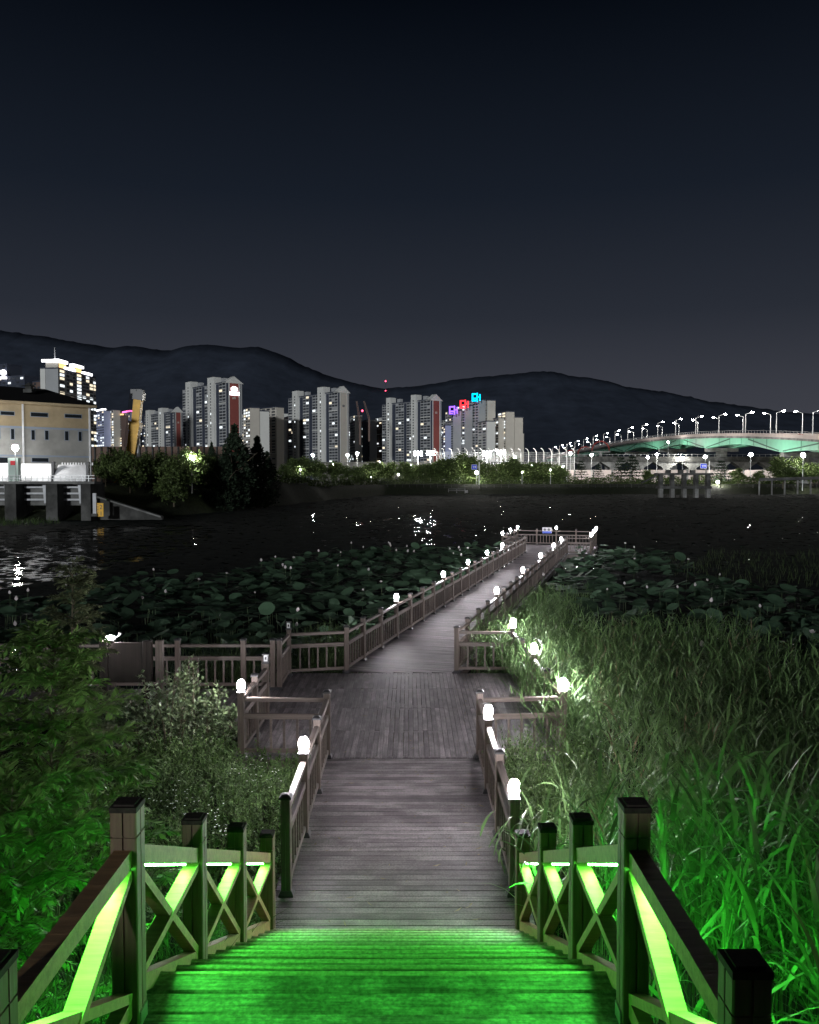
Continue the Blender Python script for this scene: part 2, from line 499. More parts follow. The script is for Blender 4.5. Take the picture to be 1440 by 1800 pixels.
# long walkway
W2_LEN = 31.8
r = deck('long_boardwalk', 'long timber boardwalk reaching out over the lotus pond', W2_O + W2_U * 16)
s_, pw = 0.0, 0.122
while s_ < W2_LEN:
    L = 2.66
    off = 0.0
    if s_ < 0.70:       # first boards are cut to meet the crossing platform
        t0 = -1.33
        for tt in np.linspace(-1.33, 1.33, 60):
            if w2(s_ - pw / 2, tt).y > 18.885: t1 = tt; 
        ok = [tt for tt in np.linspace(-1.33, 1.33, 120) if w2(s_ - pw / 2, tt).y > 18.87]
        if not ok: s_ += pw; continue
        L = max(ok) - min(ok); off = (max(ok) + min(ok)) / 2
        if L < 0.15: s_ += pw; continue
    p = w2(s_, off + jig(.006), -0.018 + jig(.0025))
    wobj('plank', box_mesh('plank', L, pw - 0.007, 0.032, M['plank'], 0.004), r, p, rot=(jig(.008), 0, -W2_A + jig(.0015)))
    s_ += pw
for t in (-1.28, 0, 1.28):
    a_, b_ = w2(0.5, t, -0.125), w2(W2_LEN, t, -0.125)
    wobj('joist', MB().beam(a_ - r.location, b_ - r.location, 0.09, 0.17).mesh('joist', M['rail']), r, r.location)
for k in range(10):
    for t in (-1.1, 1.1):
        wobj('pile', MB().lathe([(0.1, -1.7), (0.1, -0.215)], n=8).mesh('pile', M['dark_concrete']), r, w2(1.8 + 3.2 * k, t))

# end platform
E0, E1, EH = 31.8, 38.4, 2.65
r = deck('end_platform', 'timber viewing platform at the far end of the long boardwalk', w2(35, 0))
s_ = E0 + 0.07
while s_ < E1:
    wobj('plank', box_mesh('plank', 2 * EH + 0.2, 0.138, 0.032, M['plank'], 0.004), r, w2(s_, 0, -0.018 + jig(.002)), rot=(0, 0, -W2_A + jig(.001)))
    s_ += 0.144
for s0, t0, s1, t1 in ((E0, -EH - .08, E1, -EH - .08), (E0, EH + .08, E1, EH + .08), (E0 - .03, -EH - .1, E0 - .03, EH + .1), (E1 + .03, -EH - .1, E1 + .03, EH + .1)):
    wobj('fascia', MB().beam(w2(s0, t0, -0.145) - r.location, w2(s1, t1, -0.145) - r.location, 0.05, 0.21).mesh('fascia', M['rail']), r, r.location)
for s_ in (32.2, 35, 38):
    for t in (-2.3, 2.3):
        wobj('pile', MB().lathe([(0.1, -1.7), (0.1, -0.26)], n=8).mesh('pile', M['dark_concrete']), r, w2(s_, t))

# staircase
NST, TR, RS, SY0 = 12, 0.3125, 0.1535, 7.73
def stair_z(y): return max(0.0, min(NST, (SY0 - y) / TR)) * RS
st = thing('staircase', (-0.1, SY0, 0), 'timber staircase coming down to the boardwalk, bathed in green light', 'stairs')
for k in range(NST):
    ze = RS * (k + 1); yf = SY0 - TR * k
    for j in range(2):
        wd = 0.158
        yc = yf + 0.02 - wd / 2 - j * (wd + 0.006)
        wobj('tread', box_mesh('tread', 2.56, wd, 0.036, M['tread'], 0.010), st, (-0.13 + jig(.012), yc, ze - 0.018 + jig(.003)), rot=(jig(.035), 0, jig(.002)))
    wobj('nosing_highlight', box_mesh('nosing_highlight', 2.57, 0.034, 0.022, M['nosing_highlight'], 0.006), st, (-0.13, yf + 0.0125, ze - 0.003), rot=(0, 0, jig(.001)))  # pale strip added as the highlight along the tread front
    wobj('riser', box_mesh('riser', 2.44, 0.02, RS - 0.04, M['tread']), st, (-0.1, yf - 0.03, ze - 0.036 - (RS - 0.04) / 2))
LZ = NST * RS
LY = SY0 - NST * TR
for j in range(10):
    wobj('landing_board', box_mesh('landing_board', 2.50, 0.13, 0.036, M['tread'], 0.005), st, (-0.1, LY - 0.07 - j * 0.136, LZ - 0.02 + 0.002))
UY = LY - 1.38
for k in range(11):
    for j in range(2):
        wobj('tread', box_mesh('tread', 2.50, 0.158, 0.036, M['tread'], 0.005), st, (-0.1, UY - TR * k - 0.06 - j * 0.164, LZ + RS * (k + 1) - 0.018))
    wobj('riser', box_mesh('riser', 2.44, 0.02, RS - 0.04, M['tread']), st, (-0.1, UY - TR * k - 0.03, LZ + RS * (k + 1) - 0.036 - (RS - 0.04) / 2))
for x in (-1.385, 1.185):
    b = MB().prism([(x - .03, SY0 + .05, -0.03), (x - .03, SY0 - .05, RS - .06), (x - .03, LY, LZ - .10), (x - .03, UY, LZ - .10), (x - .03, UY - 3.4, LZ + 1.58), (x - .03, UY - 3.4, LZ + 1.1), (x - .03, UY, LZ - .45), (x - .03, LY, LZ - .45), (x - .03, SY0 - .3, -0.25), (x - .03, SY0 + .05, -.25)], (0.06, 0, 0))
    wobj('stringer', b.mesh('stringer', M['stair_timber']), st, (0, 0, 0))
# ------------------------------------------------------------------ railings
def groove_poly(w, g=0.008, gd=0.010):
    h = w / 2
    p = []
    for a in range(4):
        c, s = math.cos(a * math.pi / 2), math.sin(a * math.pi / 2)
        for x, y in ((-h + .006, -h), (-g / 2, -h), (-g / 2, -h + gd), (g / 2, -h + gd), (g / 2, -h), (h - .006, -h), (h, -h + .006)):
            p.append((x * c - y * s, x * s + y * c))
    return p
POST_H, POST_W = 1.09, 0.105
ME_POST = MB().extrude(groove_poly(POST_W), 0.0, POST_H - 0.03).mesh('post', M['post'])
ME_CAP = MB().lathe([(0.093, 0.0), (0.093, 0.022), (0.055, 0.045), (0.0, 0.052)], n=4, ph=math.pi / 4).mesh('cap', M['black_metal'])
ME_SHOE = MB().lathe([(0.112, 0.0), (0.112, 0.02), (0.088, 0.055), (0.078, 0.06)], n=4, ph=math.pi / 4).mesh('shoe', M['black_metal'])
ME_BAL = MB().box((0, 0, 0.38), (0.036, 0.036, 0.50)).mesh('baluster', M['rail'])

def deck_railing(label, runs, group='timber railings of the boardwalk', nbal=0.215, lamp_posts=()):
    """runs: lists of (x, y); consecutive points carry a panel. Posts at every point once."""
    allp = [p for run in runs for p in run]
    root = thing('deck_railing', (allp[0][0], allp[0][1], 0), label, 'railing', group)
    done = set()
    for run in runs:
        for i, (x, y) in enumerate(run):
            q = run[i + 1] if i + 1 < len(run) else run[i - 1]
            a = math.atan2(q[1] - y, q[0] - x)
            key = (round(x, 2), round(y, 2))
            if key not in done:
                done.add(key)
                po = wobj('post', ME_POST, root, (x, y, 0.002), rot=(jig(.004), jig(.004), a))
                obj('shoe', ME_SHOE, po, (0, 0, 0.001))
                if not any((Vector((x, y, 0)) - Vector((l[0], l[1], 0))).length < 0.12 for l in lamp_posts):
                    obj('cap', ME_CAP, po, (0, 0, POST_H - 0.03))
            if i + 1 < len(run):
                d = Vector((q[0] - x, q[1] - y, 0)); L = d.length; d.normalize()
                c = Vector(((x + q[0]) / 2, (y + q[1]) / 2, 0))
                Lr = L - POST_W + 0.004
                for nm, z, w_, h_ in (('top_rail', 0.945, 0.075, 0.062), ('mid_rail', 0.672, 0.058, 0.085), ('bottom_rail', 0.115, 0.058, 0.062)):
                    wobj(nm, box_mesh(nm, Lr, w_, h_, M['rail'], 0.006), root, c + Vector((0, 0, z + jig(.003))), rot=(0, jig(.002), a))
                n = max(2, int(round(L / nbal)) - 1)
                for k in range(n):
                    p = Vector((x, y, 0)) + d * (POST_W / 2 + (L - POST_W) * (k + 1) / (n + 1))
                    wobj('baluster', ME_BAL, root, p, rot=(0, 0, a))
    return root

# ------------------------------------------------------------------ lamps on the posts
ME_PLATE = MB().lathe([(0.098, 0), (0.098, 0.012), (0.05, 0.022)], n=4, ph=math.pi / 4).mesh('base_plate', M['black_metal'])
GL = [(0.030, 0.026), (0.050, 0.045), (0.062, 0.08), (0.065, 0.115), (0.058, 0.155), (0.040, 0.19), (0.018, 0.208)]
ME_GLASS = MB().lathe(GL, n=8).mesh('lamp_glass', M['lamp'])
ME_TOP = MB().lathe([(0.022, 0.2085), (0.02, 0.214), (0.010, 0.22), (0.004, 0.23)], n=8).mesh('lamp_top', M['black_metal'])
ME_DGLASS = MB().lathe([(0.05, 0.04), (0.055, 0.05), (0.055, 0.15), (0.05, 0.16)], n=4, ph=math.pi / 4).mesh('lamp_glass', M['dead_glass'])
def dead_frame():
    b = MB()
    for sx in (-1, 1):
        for sy in (-1, 1):
            b.box((sx * .042, sy * .042, .10), (.012, .012, .13))
    b.box((0, 0, .03), (.11, .11, .022)); b.box((0, 0, .173), (.125, .125, .018))
    for a in range(4):
        c, s = math.cos(a * math.pi / 2), math.sin(a * math.pi / 2)
        b.box((c * .041, s * .041, .10), (.03, .03, .05))
    return b.mesh('lamp_frame', M['black_metal'])
ME_DFRAME = dead_frame()
def post_lamp(x, y, label, lit=True, z=POST_H - 0.028):
    t = thing('post_lamp', (x, y, z), label, 'lamp', 'lamps on the railing posts')
    obj('base_plate', ME_PLATE, t)
    if lit:
        obj('lamp_glass', ME_GLASS, t, rz=random.uniform(0, 1)); obj('lamp_top', ME_TOP, t)
    else:
        obj('lamp_glass', ME_DGLASS, t); obj('lamp_frame', ME_DFRAME, t)
    return t

YP = [8.72, 10.18, 11.63, 13.08]
LP = []   # lamp spots
def lamp(x, y, label, lit=True):
    LP.append((x, y)); post_lamp(x, y, label, lit)
lamp(XL, YP[1], 'lit lamp on the left rail of the near boardwalk, closest to the stairs')
lamp(XR, YP[0], 'lit lamp beside the reeds on the right rail, closest to the stairs')
lamp(XR, YP[2], 'lit lamp on the right rail of the near boardwalk just before the platform')
lamp(-2.72, 13.12, 'lit lamp on the near left corner post of the crossing platform beside the shrub')
lamp(-2.68, 15.2, 'dark unlit square lamp on the post where the side path leaves the platform', False)
lamp(-2.76, 18.62, 'dark unlit lamp on the far left corner post of the platform', False)
lamp(2.50, 13.2, 'lit lamp on the near right corner post of the platform, reeds fanning around it')
lamp(2.45, 16.02, 'lit lamp half buried in reeds midway along the right side of the platform')
lamp(2.40, 18.86, 'lit lamp on the far right corner of the platform with reed blades in front')
SL = [1.0 + 1.46 * k for k in range(22)]
SR = [1.65 + 1.46 * k for k in range(21)]
for n, k in enumerate((2, 6, 9, 12, 15)):
    p = w2(SL[k], -1.25); lamp(p.x, p.y, f'{ORD[n]} lit lamp from the platform along the left rail of the long boardwalk')
for n, k in enumerate((3, 7, 11, 15, 18)):
    p = w2(SR[k], 1.25); lamp(p.x, p.y, f'{ORD[n]} lit lamp from the platform along the right rail of the long boardwalk')
for n, s_ in enumerate((E0, (E0 + E1) / 2, E1)):
    p = w2(s_, -EH); lamp(p.x, p.y, f'lit lamp on the left side of the end platform, {["nearest", "middle", "farthest"][n]} of three')
    p = w2(s_, EH); lamp(p.x, p.y, f'lit lamp on the right side of the end platform, {["nearest", "middle", "farthest"][n]} of three')
p = w2(E1, 0.0); lamp(p.x, p.y, 'lit lamp at the middle of the far rail of the end platform')

def P2(v): return (v.x, v.y)
deck_railing('grey brown timber railing on the left of the near boardwalk, turning round the platform corner',
             [[(XL, y) for y in YP], [(XL, 13.08), (-2.72, 13.12), (-2.70, 14.2), (-2.68, 15.2)]], lamp_posts=LP)
deck_railing('timber railing on the right of the near boardwalk and platform, running into reeds',
             [[(XR, y) for y in YP], [(XR, 13.08), (2.50, 13.2), (2.47, 14.6), (2.45, 16.02), (2.42, 17.4), (2.40, 18.86), (1.10, 18.90)]], lamp_posts=LP)
deck_railing('long timber railing on the left of the pond boardwalk, lotus leaves behind it',
             [[(-2.78, 17.39), (-2.76, 18.62), (-1.47, 18.92)], [(-1.47, 18.92)] + [P2(w2(s_, -1.25)) for s_ in SL]], lamp_posts=LP)
deck_railing('long timber railing on the right of the pond boardwalk, rising out of the grass',
             [[(1.10, 18.90)] + [P2(w2(s_, 1.25)) for s_ in SR]][0:1], lamp_posts=LP)
def ep(a, b, n): return [P2(w2(a[0] + (b[0] - a[0]) * k / n, a[1] + (b[1] - a[1]) * k / n)) for k in range(n + 1)]
deck_railing('timber railing enclosing the end platform above the open water',
             [ep((E0, -1.25), (E0, -EH), 1), ep((E0, -EH), (E1, -EH), 4), ep((E1, -EH), (E1, EH), 4), ep((E1, EH), (E0, EH), 4), ep((E0, EH), (E0, 1.25), 1)], lamp_posts=LP)
deck_railing('dark timber railing along the side path on the left, behind the shrub',
             [[(-2.92, 17.39), (-3.55, 17.39), (-4.95, 17.39), (-6.35, 17.39), (-7.75, 17.39), (-9.2, 17.39), (-10.7, 17.39), (-12.2, 17.39)]], lamp_posts=LP)

# ------------------------------------------------------------------ stair railings with green light strips
SPW = 0.128
def stair_post_mesh(H):
    b = MB()
    b.extrude(groove_poly(SPW, 0.010, 0.012), 0, H - 0.155)
    b.extrude(groove_poly(SPW - 0.014, 0.010, 0.010), H - 0.157, H - 0.145)
    b.extrude(groove_poly(SPW, 0.010, 0.012), H - 0.147, H - 0.03)
    return b.mesh('post', M['stair_post'])
ME_SPOST = stair_post_mesh(1.22)
ME_SCAP = MB().box((0, 0, 0.012), (SPW + .004, SPW + .004, .026)).box((0, 0, 0.028), (SPW - .03, SPW - .03, .012)).mesh('cap', M['endgrain'])
ME_BRK = MB().box((0, 0, 0.06), (0.007, 0.10, 0.12)).box((0.05, 0, 0.004), (0.10, 0.10, 0.007)).mesh('bracket', M['steel'])
SYP = [7.80, 6.42, 5.15, 3.93, 2.62]
def rail_base(y):            # walking line under the railing
    return RS * NST * max(0.0, min(1.0, (7.80 - y) / (7.80 - 3.93)))
def stair_railing(x, label):
    root = thing('stair_railing', (x, 7.80, 0), label, 'railing', 'stair railings lit by green strips')
    sgn = 1 if x < 0 else -1
    for y in SYP:
        zb = rail_base(y) - 0.13
        po = wobj('post', ME_SPOST, root, (x, y, zb), rot=(jig(.003), jig(.003), 0))
        obj('cap', ME_SCAP, po, (0, 0, 1.19))
        obj('bracket', ME_BRK, po, (sgn * (SPW / 2 + 0.005), 0, 0.08), rz=0 if sgn > 0 else math.pi)
    for y0, y1 in zip(SYP[:-1], SYP[1:]):
        z0, z1 = rail_base(y0), rail_base(y1)
        h = SPW / 2
        slope = (z1 - z0) / (y1 - y0)
        ya, yb = y0 - h, y1 + h
        za, zb = z0 + slope * (ya - y0), z0 + slope * (yb - y0)
        org = Vector(root.location)
        def pt(y, dz): return Vector((x, y, z0 + slope * (y - y0) + dz)) - org
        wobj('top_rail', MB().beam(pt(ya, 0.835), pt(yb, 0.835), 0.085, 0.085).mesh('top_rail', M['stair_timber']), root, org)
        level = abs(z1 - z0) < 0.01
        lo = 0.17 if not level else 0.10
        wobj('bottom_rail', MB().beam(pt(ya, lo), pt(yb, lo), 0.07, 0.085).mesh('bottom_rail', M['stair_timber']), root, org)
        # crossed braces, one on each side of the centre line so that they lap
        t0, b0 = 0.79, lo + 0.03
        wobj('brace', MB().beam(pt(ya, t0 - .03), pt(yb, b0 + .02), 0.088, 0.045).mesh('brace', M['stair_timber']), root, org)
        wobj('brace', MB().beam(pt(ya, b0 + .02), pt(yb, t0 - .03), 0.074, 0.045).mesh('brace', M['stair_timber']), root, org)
        off = Vector((-0.022 * sgn, 0, 0))
        led = MB().beam(pt(ya - 0.10, 0.776) + off, pt(yb + 0.05, 0.776) + off, 0.022, 0.010).mesh('led_strip', M['led'])
        ch = MB().beam(pt(ya - 0.09, 0.788) + off, pt(yb + 0.04, 0.788) + off, 0.036, 0.010).mesh('led_channel', M['steel'])
        c_ = wobj('led_channel', ch, root, org)
        obj('led_strip', led, c_)
    return root
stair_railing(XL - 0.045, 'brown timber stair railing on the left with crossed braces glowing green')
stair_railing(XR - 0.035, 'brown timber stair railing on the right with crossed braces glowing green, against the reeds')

# ------------------------------------------------------------------ small things on the deck
# notice board on the far rail
t = thing('notice_sign', w2(E1 - 0.08, -0.62, 0.82), 'small white and blue notice sign on the far rail of the end platform', 'sign', rz=-W2_A)
obj('panel', MB().box((0, 0, 0.17), (0.62, 0.02, 0.40)).mesh('panel', mat('sign_white', (0.7, 0.7, 0.72), 0.4)), t)
obj('blue_band', MB().box((0, -0.013, 0.045), (0.615, 0.006, 0.145)).mesh('blue_band', mat('sign_blue', (0.05, 0.10, 0.55), 0.4)), t)
b = MB()
for x0 in (-0.14, 0.13):
    b.box((x0, -0.013, 0.30), (0.06, 0.006, 0.06)); b.box((x0, -0.013, 0.205), (0.12, 0.006, 0.11))
    b.box((x0 - .09, -0.013, 0.22), (0.025, 0.006, 0.12)); b.box((x0 + .09, -0.013, 0.22), (0.025, 0.006, 0.12))
obj('pictogram', b.mesh('pictogram', M['black_metal']), t)
# information board by the side path
t = thing('information_board', (-5.25, 15.02, -0.1), 'dark brown information board on stout posts beside the side path', 'board')
M['dark_wood'] = mat('dark_brown_board', (0.022, 0.016, 0.013), 0.7, 0.3, noise=(1.0, 0.2), stretch=(28, 28, 1.6))
for x in (-0.38, 0.42):
    obj('post', MB().extrude(groove_poly(0.15), -0.4, 1.62).mesh('post', M['dark_wood']), t, (x, 0, 0))
obj('post', MB().extrude(groove_poly(0.13), -0.4, 1.60).mesh('post', M['post']), t, (0.60, 0.12, 0))
obj('board_panel', MB().box((0.02, 0.0, 1.22), (0.62, 0.05, 0.74)).mesh('board_panel', M['dark_wood']), t)
t = thing('board_lamp', (-5.53, 15.04, 1.523), 'flat lit lamp standing on the information board post by the shrub', 'lamp')
obj('base_plate', MB().box((0, 0, 0.012), (0.16, 0.12, 0.02)).mesh('base_plate', M['black_metal']), t)
obj('lamp_glass', MB().lathe([(0.05, 0.024), (0.085, 0.045), (0.085, 0.065), (0.04, 0.085)], n=10).mesh('lamp_glass', M['lamp']), t)
obj('side_head', MB().tube([(0.10, 0, 0.05), (0.16, 0, 0.08), (0.2, -0.02, 0.13)], [0.01, 0.012, 0.03], 6).mesh('side_head', M['lamp_white']), t)
# ------------------------------------------------------------------ vegetation
def blades(base, az, e0, droop, length, width, segs=4, roll=0.0, base_w=0.35):
    """curved tapering leaf blades. base (N,3); az heading; e0 start elevation; droop total bend (rad)"""
    N = len(base)
    t = np.linspace(0, 1, segs + 1)
    ang = e0[:, None] - droop[:, None] * t[None, :]
    st = (length / segs)[:, None]
    dh = np.concatenate([np.zeros((N, 1)), np.cumsum(np.cos(ang[:, :-1]) * st, 1)], 1)
    dz = np.concatenate([np.zeros((N, 1)), np.cumsum(np.sin(ang[:, :-1]) * st, 1)], 1)
    cx, cyy = np.cos(az)[:, None], np.sin(az)[:, None]
    P = np.stack([base[:, 0:1] + dh * cx, base[:, 1:2] + dh * cyy, base[:, 2:3] + dz], -1)
    prof = np.minimum(1.0, base_w + t * 4.0) * np.clip(1 - t, 0, 1) ** 0.75 + 0.02
    w = width[:, None] * prof[None, :] * 0.5
    r = np.asarray(roll) * np.ones(N)
    side = np.stack([-np.sin(az) * np.cos(r), np.cos(az) * np.cos(r), np.sin(r)], -1)
    A = P - side[:, None, :] * w[..., None]; B = P + side[:, None, :] * w[..., None]
    V = np.stack([A, B], 2).reshape(-1, 3)            # N,(segs+1),2
    k = np.arange(N)[:, None] * (segs + 1) * 2 + np.arange(segs)[None, :] * 2
    F = np.stack([k, k + 1, k + 3, k + 2], -1).reshape(-1, 4)
    return V, F

def leaves(base, dirv, nrm, length, width):
    """flat pointed leaves with a slight fold: 4 verts each"""
    d = dirv / np.linalg.norm(dirv, axis=1, keepdims=True)
    s = np.cross(d, nrm); s /= np.maximum(np.linalg.norm(s, axis=1, keepdims=True), 1e-6)
    n = np.cross(s, d)
    L = length[:, None]; W = width[:, None]
    p0 = base; p2 = base + d * L
    m = base + d * L * 0.5 - n * L * 0.06
    V = np.stack([p0, m + s * W / 2, p2, m - s * W / 2], 1).reshape(-1, 3)
    F = (np.arange(len(base))[:, None] * 4 + np.arange(4)[None, :])
    return V, F

def join(parts):
    Vs, Fs, o = [], [], 0
    for V, F in parts:
        Vs.append(V); Fs.append(F + o); o += len(V)
    return np.concatenate(Vs), np.concatenate(Fs)

U = lambda a, b, n: rng.uniform(a, b, n)

def reed_arrays(x, y, h, leaf_l=0.5, leaf_w=0.026, nleaf=9, lean=0.18, lean_az=None, z=None):
    N = len(x)
    z = ground_z(x, y) if z is None else z
    base = np.stack([x, y, z], -1)
    az = U(0, 2 * np.pi, N) if lean_az is None else lean_az + rng.normal(0, 0.6, N)
    e0 = np.pi / 2 - np.abs(rng.normal(0, lean * 0.5, N))
    dr = np.abs(rng.normal(lean, lean * 0.6, N))
    out = []
    # stems: two crossed ribbons
    for roll in (0.0, 1.57):
        out.append(blades(base, az, e0, dr, h * 0.97, np.full(N, 0.011), 4, roll, 1.0))
    for k in range(nleaf):
        t = 0.28 + 0.72 * (k + rng.uniform(0, 0.8, N)) / nleaf
        t = np.minimum(t, 0.985)
        dh = h * t * np.cos(e0 - dr * t * 0.5); dz = h * t * np.sin(e0 - dr * t * 0.5)
        b = base + np.stack([dh * np.cos(az), dh * np.sin(az), dz], -1)
        la = az * 0 + U(0, 2 * np.pi, N)
        top = (t - 0.28) / 0.72
        out.append(blades(b, la, U(0.7, 1.3, N) + 0.12 * top, U(0.3, 1.5, N), leaf_l * U(0.6, 1.2, N) * (1 - 0.35 * top), leaf_w * U(0.7, 1.2, N), 4, rng.normal(0, 0.5, N)))
    return join(out)

def scatter(n, x0, x1, y0, y1, keep):
    x, y = U(x0, x1, n), U(y0, y1, n)
    k = keep(x, y)
    return x[k], y[k]

def stuff(name, V, F, m, label, cat=None, smooth=False):
    return tag(obj(name, mesh_np(name, V, F, m, smooth)), label, cat, kind='stuff')

def w2st(x, y):
    dx, dy = x - W2_O.x, y - W2_O.y
    return dx * W2_U.x + dy * W2_U.y, dx * W2_V.x + dy * W2_V.y

# --- big reed bed on the right
def keep_r(x, y):
    s, t = w2st(x, y)
    inside_w1 = x < 1.42 + 0.1 * np.sin(y * 3)
    on_plat = (y > 12.95) & (y < 19.0) & (x < 2.62)
    soft = (y > 8.6) & (y < 13.3) & (x < 2.75)
    on_w2 = (y >= 18.9) & (t < 1.5)
    edge = x > 11.5 - 0.22 * (y - 4) + 0.7 * np.sin(y * 1.3)
    return ~(inside_w1 | on_plat | on_w2 | soft | edge) & (x * 1442 / np.maximum(y, 1) < 900)
x, y = scatter(5600, 1.3, 11.5, 2.6, 21.5, keep_r)
h = 1.75 * U(0.72, 1.12, len(x)) * np.interp(y, [3, 6, 10, 20], [0.9, 1.0, 1.0, 1.0])
dry = rng.random(len(x)) < .07
V, F = reed_arrays(x[dry], y[dry], h[dry], 0.5, 0.024, 7, .25)
stuff('dry_reeds', V, F, M['dry_reed'], 'pale dead reed stems scattered through the right reed bed', 'reeds')
x, y, h = x[~dry], y[~dry], h[~dry]
V, F = reed_arrays(x, y, h, 0.52, 0.031, 10, 0.13)
stuff('reed_bed', V, F, M['reed'], 'tall reed bed filling the right side below the railing', 'reeds')
# reeds leaning over the right side of the platform
x, y = scatter(330, 2.56, 3.3, 12.6, 20.5, lambda x, y: x > 2.5)
V, F = reed_arrays(x, y, U(1.35, 1.95, len(x)), 0.58, 0.030, 10, 0.42, lean_az=np.full(len(x), math.pi))
stuff('leaning_reeds', V, F, M['reed'], 'reeds leaning over the right rail of the platform around its lamps', 'reeds')
# broad-bladed reeds at the front of the bed
x, y = scatter(330, 1.5, 6.0, 4.4, 10.5, lambda x, y: (x > 1.75) & (x < 0.55 * y + 0.6) & (x > np.where(y > 8.4, 2.6, 0)))
V, F = reed_arrays(x, y, U(1.5, 2.0, len(x)), 0.72, 0.044, 8, 0.25)
stuff('broad_reeds', V, F, M['reed'], 'broad bladed reeds standing above the front of the reed bed', 'reeds')
# reeds beside the long walkway
def keep_g(x, y):
    s, t = w2st(x, y)
    return (t > 1.48) & (t < 3.9 - 0.05 * s + 0.4 * np.sin(s)) & (s > 0.2) & (s < 15)
x, y = scatter(2600, 1.0, 9.5, 18.9, 35, keep_g)
s_, t_ = w2st(x, y)
V, F = reed_arrays(x, y, U(1.3, 1.8, len(x)) * np.interp(s_, [0, 3, 6, 15], [1.3, 1.15, 1.0, 0.75]), 0.5, 0.02, 7, 0.15, z=np.full(len(x), -0.95))
stuff('grass_clump', V, F, M['reed'], 'tall grass growing against the right rail of the long boardwalk', 'grass')
# reeds behind the left back fence
x, y = scatter(420, -2.7, -1.0, 19.1, 21.5, lambda x, y: w2st(x, y)[1] < -1.5)
V, F = reed_arrays(x, y, U(1.1, 1.7, len(x)), 0.6, 0.016, 6, 0.1, z=np.full(len(x), -0.95))
stuff('fence_grass', V, F, M['grass'], 'fine grass standing behind the back fence of the platform', 'grass')
x, y = scatter(160, -5.2, -2.9, 17.7, 19.4, lambda x, y: x < 10)
V, F = reed_arrays(x, y, U(0.8, 1.35, len(x)), 0.6, 0.018, 6, 0.2, z=np.full(len(x), -0.6))
stuff('pond_edge_grass', V, F, M['grass'], 'grass tufts at the pond edge behind the side path rail', 'grass')
# feathery weeds beside the near boardwalk on the right
x, y = scatter(900, 1.35, 2.8, 8.3, 13.0, lambda x, y: (x > 1.42))
def weed_arrays(x, y, h, nleaf, ll, lw, lean=0.12, z=None):
    N = len(x)
    base = np.stack([x, y, ground_z(x, y) if z is None else z], -1)
    az = U(0, 6.28, N); e0 = np.pi / 2 - np.abs(rng.normal(0, lean, N)); dr = np.abs(rng.normal(lean, lean, N))
    out = [blades(base, az, e0, dr, h, np.full(N, 0.008), 3, 0.0, 1.0)]
    for k in range(nleaf):
        t = 0.2 + 0.8 * (k + rng.uniform(0, 1, N)) / nleaf
        t = np.minimum(t, 0.99)
        dh = h * t * np.cos(e0 - dr * t * .5); dz = h * t * np.sin(e0 - dr * t * .5)
        b = base + np.stack([dh * np.cos(az), dh * np.sin(az), dz], -1)
        la = U(0, 6.28, N); ee = U(0.1, 1.2, N)
        d = np.stack([np.cos(la) * np.cos(ee), np.sin(la) * np.cos(ee), np.sin(ee)], -1)
        nn = np.stack([-np.cos(la) * np.sin(ee), -np.sin(la) * np.sin(ee), np.cos(ee)], -1) + rng.normal(0, .3, (N, 3))
        out.append(leaves(b, d, nn, ll * U(0.6, 1.2, N) * (1.1 - 0.6 * t), lw * U(0.7, 1.3, N)))
    return join(out)
V, F = weed_arrays(x, y, U(0.6, 1.2, len(x)), 26, 0.14, 0.018, 0.16)
stuff('feathery_weeds', V, F, M['weed'], 'soft feathery weeds beside the right rail of the near boardwalk', 'weeds')
# weeds on the left bank
x, y = scatter(3000, -5.6, -1.48, 7.6, 13.4, lambda x, y: (x < -1.5) & ~((y > 12.95) & (x > -2.85)))
V, F = weed_arrays(x, y, U(0.35, 0.8, len(x)) * (0.8 + 0.3 * np.sin(x * 2.3) * np.sin(y * 1.9)), 14, 0.12, 0.024, 0.08)
stuff('weed_bank', V, F, M['weed'], 'low green weeds covering the bank left of the boardwalk', 'weeds')
# grass around the foot of the stairs, both sides
x, y = scatter(3600, -6.0, -1.42, 2.2, 8.2, lambda x, y: x < -1.45)
N = len(x)
V, F = blades(np.stack([x, y, ground_z(x, y)], -1), U(0, 6.28, N), U(1.0, 1.5, N), U(0.3, 1.5, N), U(0.3, 0.8, N), U(0.008, 0.02, N), 4, rng.normal(0, .5, N))
stuff('stair_grass', V, F, M['grass'], 'rank grass growing beside and under the left of the stairs', 'grass')
x, y = scatter(1500, -1.4, 2.2, 2.6, 8.2, lambda x, y: (x > 1.2) | (x < 1.2))
N = len(x)
V, F = blades(np.stack([x, y, ground_z(x, y) - .25], -1), U(0, 6.28, N), U(1.0, 1.5, N), U(0.3, 1.2, N), np.where(x > 1.25, U(0.4, 0.9, N), U(0.12, 0.25, N)), U(0.008, 0.02, N), 4, rng.normal(0, .5, N))
stuff('reed_foot_grass', V, F, M['grass'], 'grass at the foot of the reeds right of the stairs', 'grass')

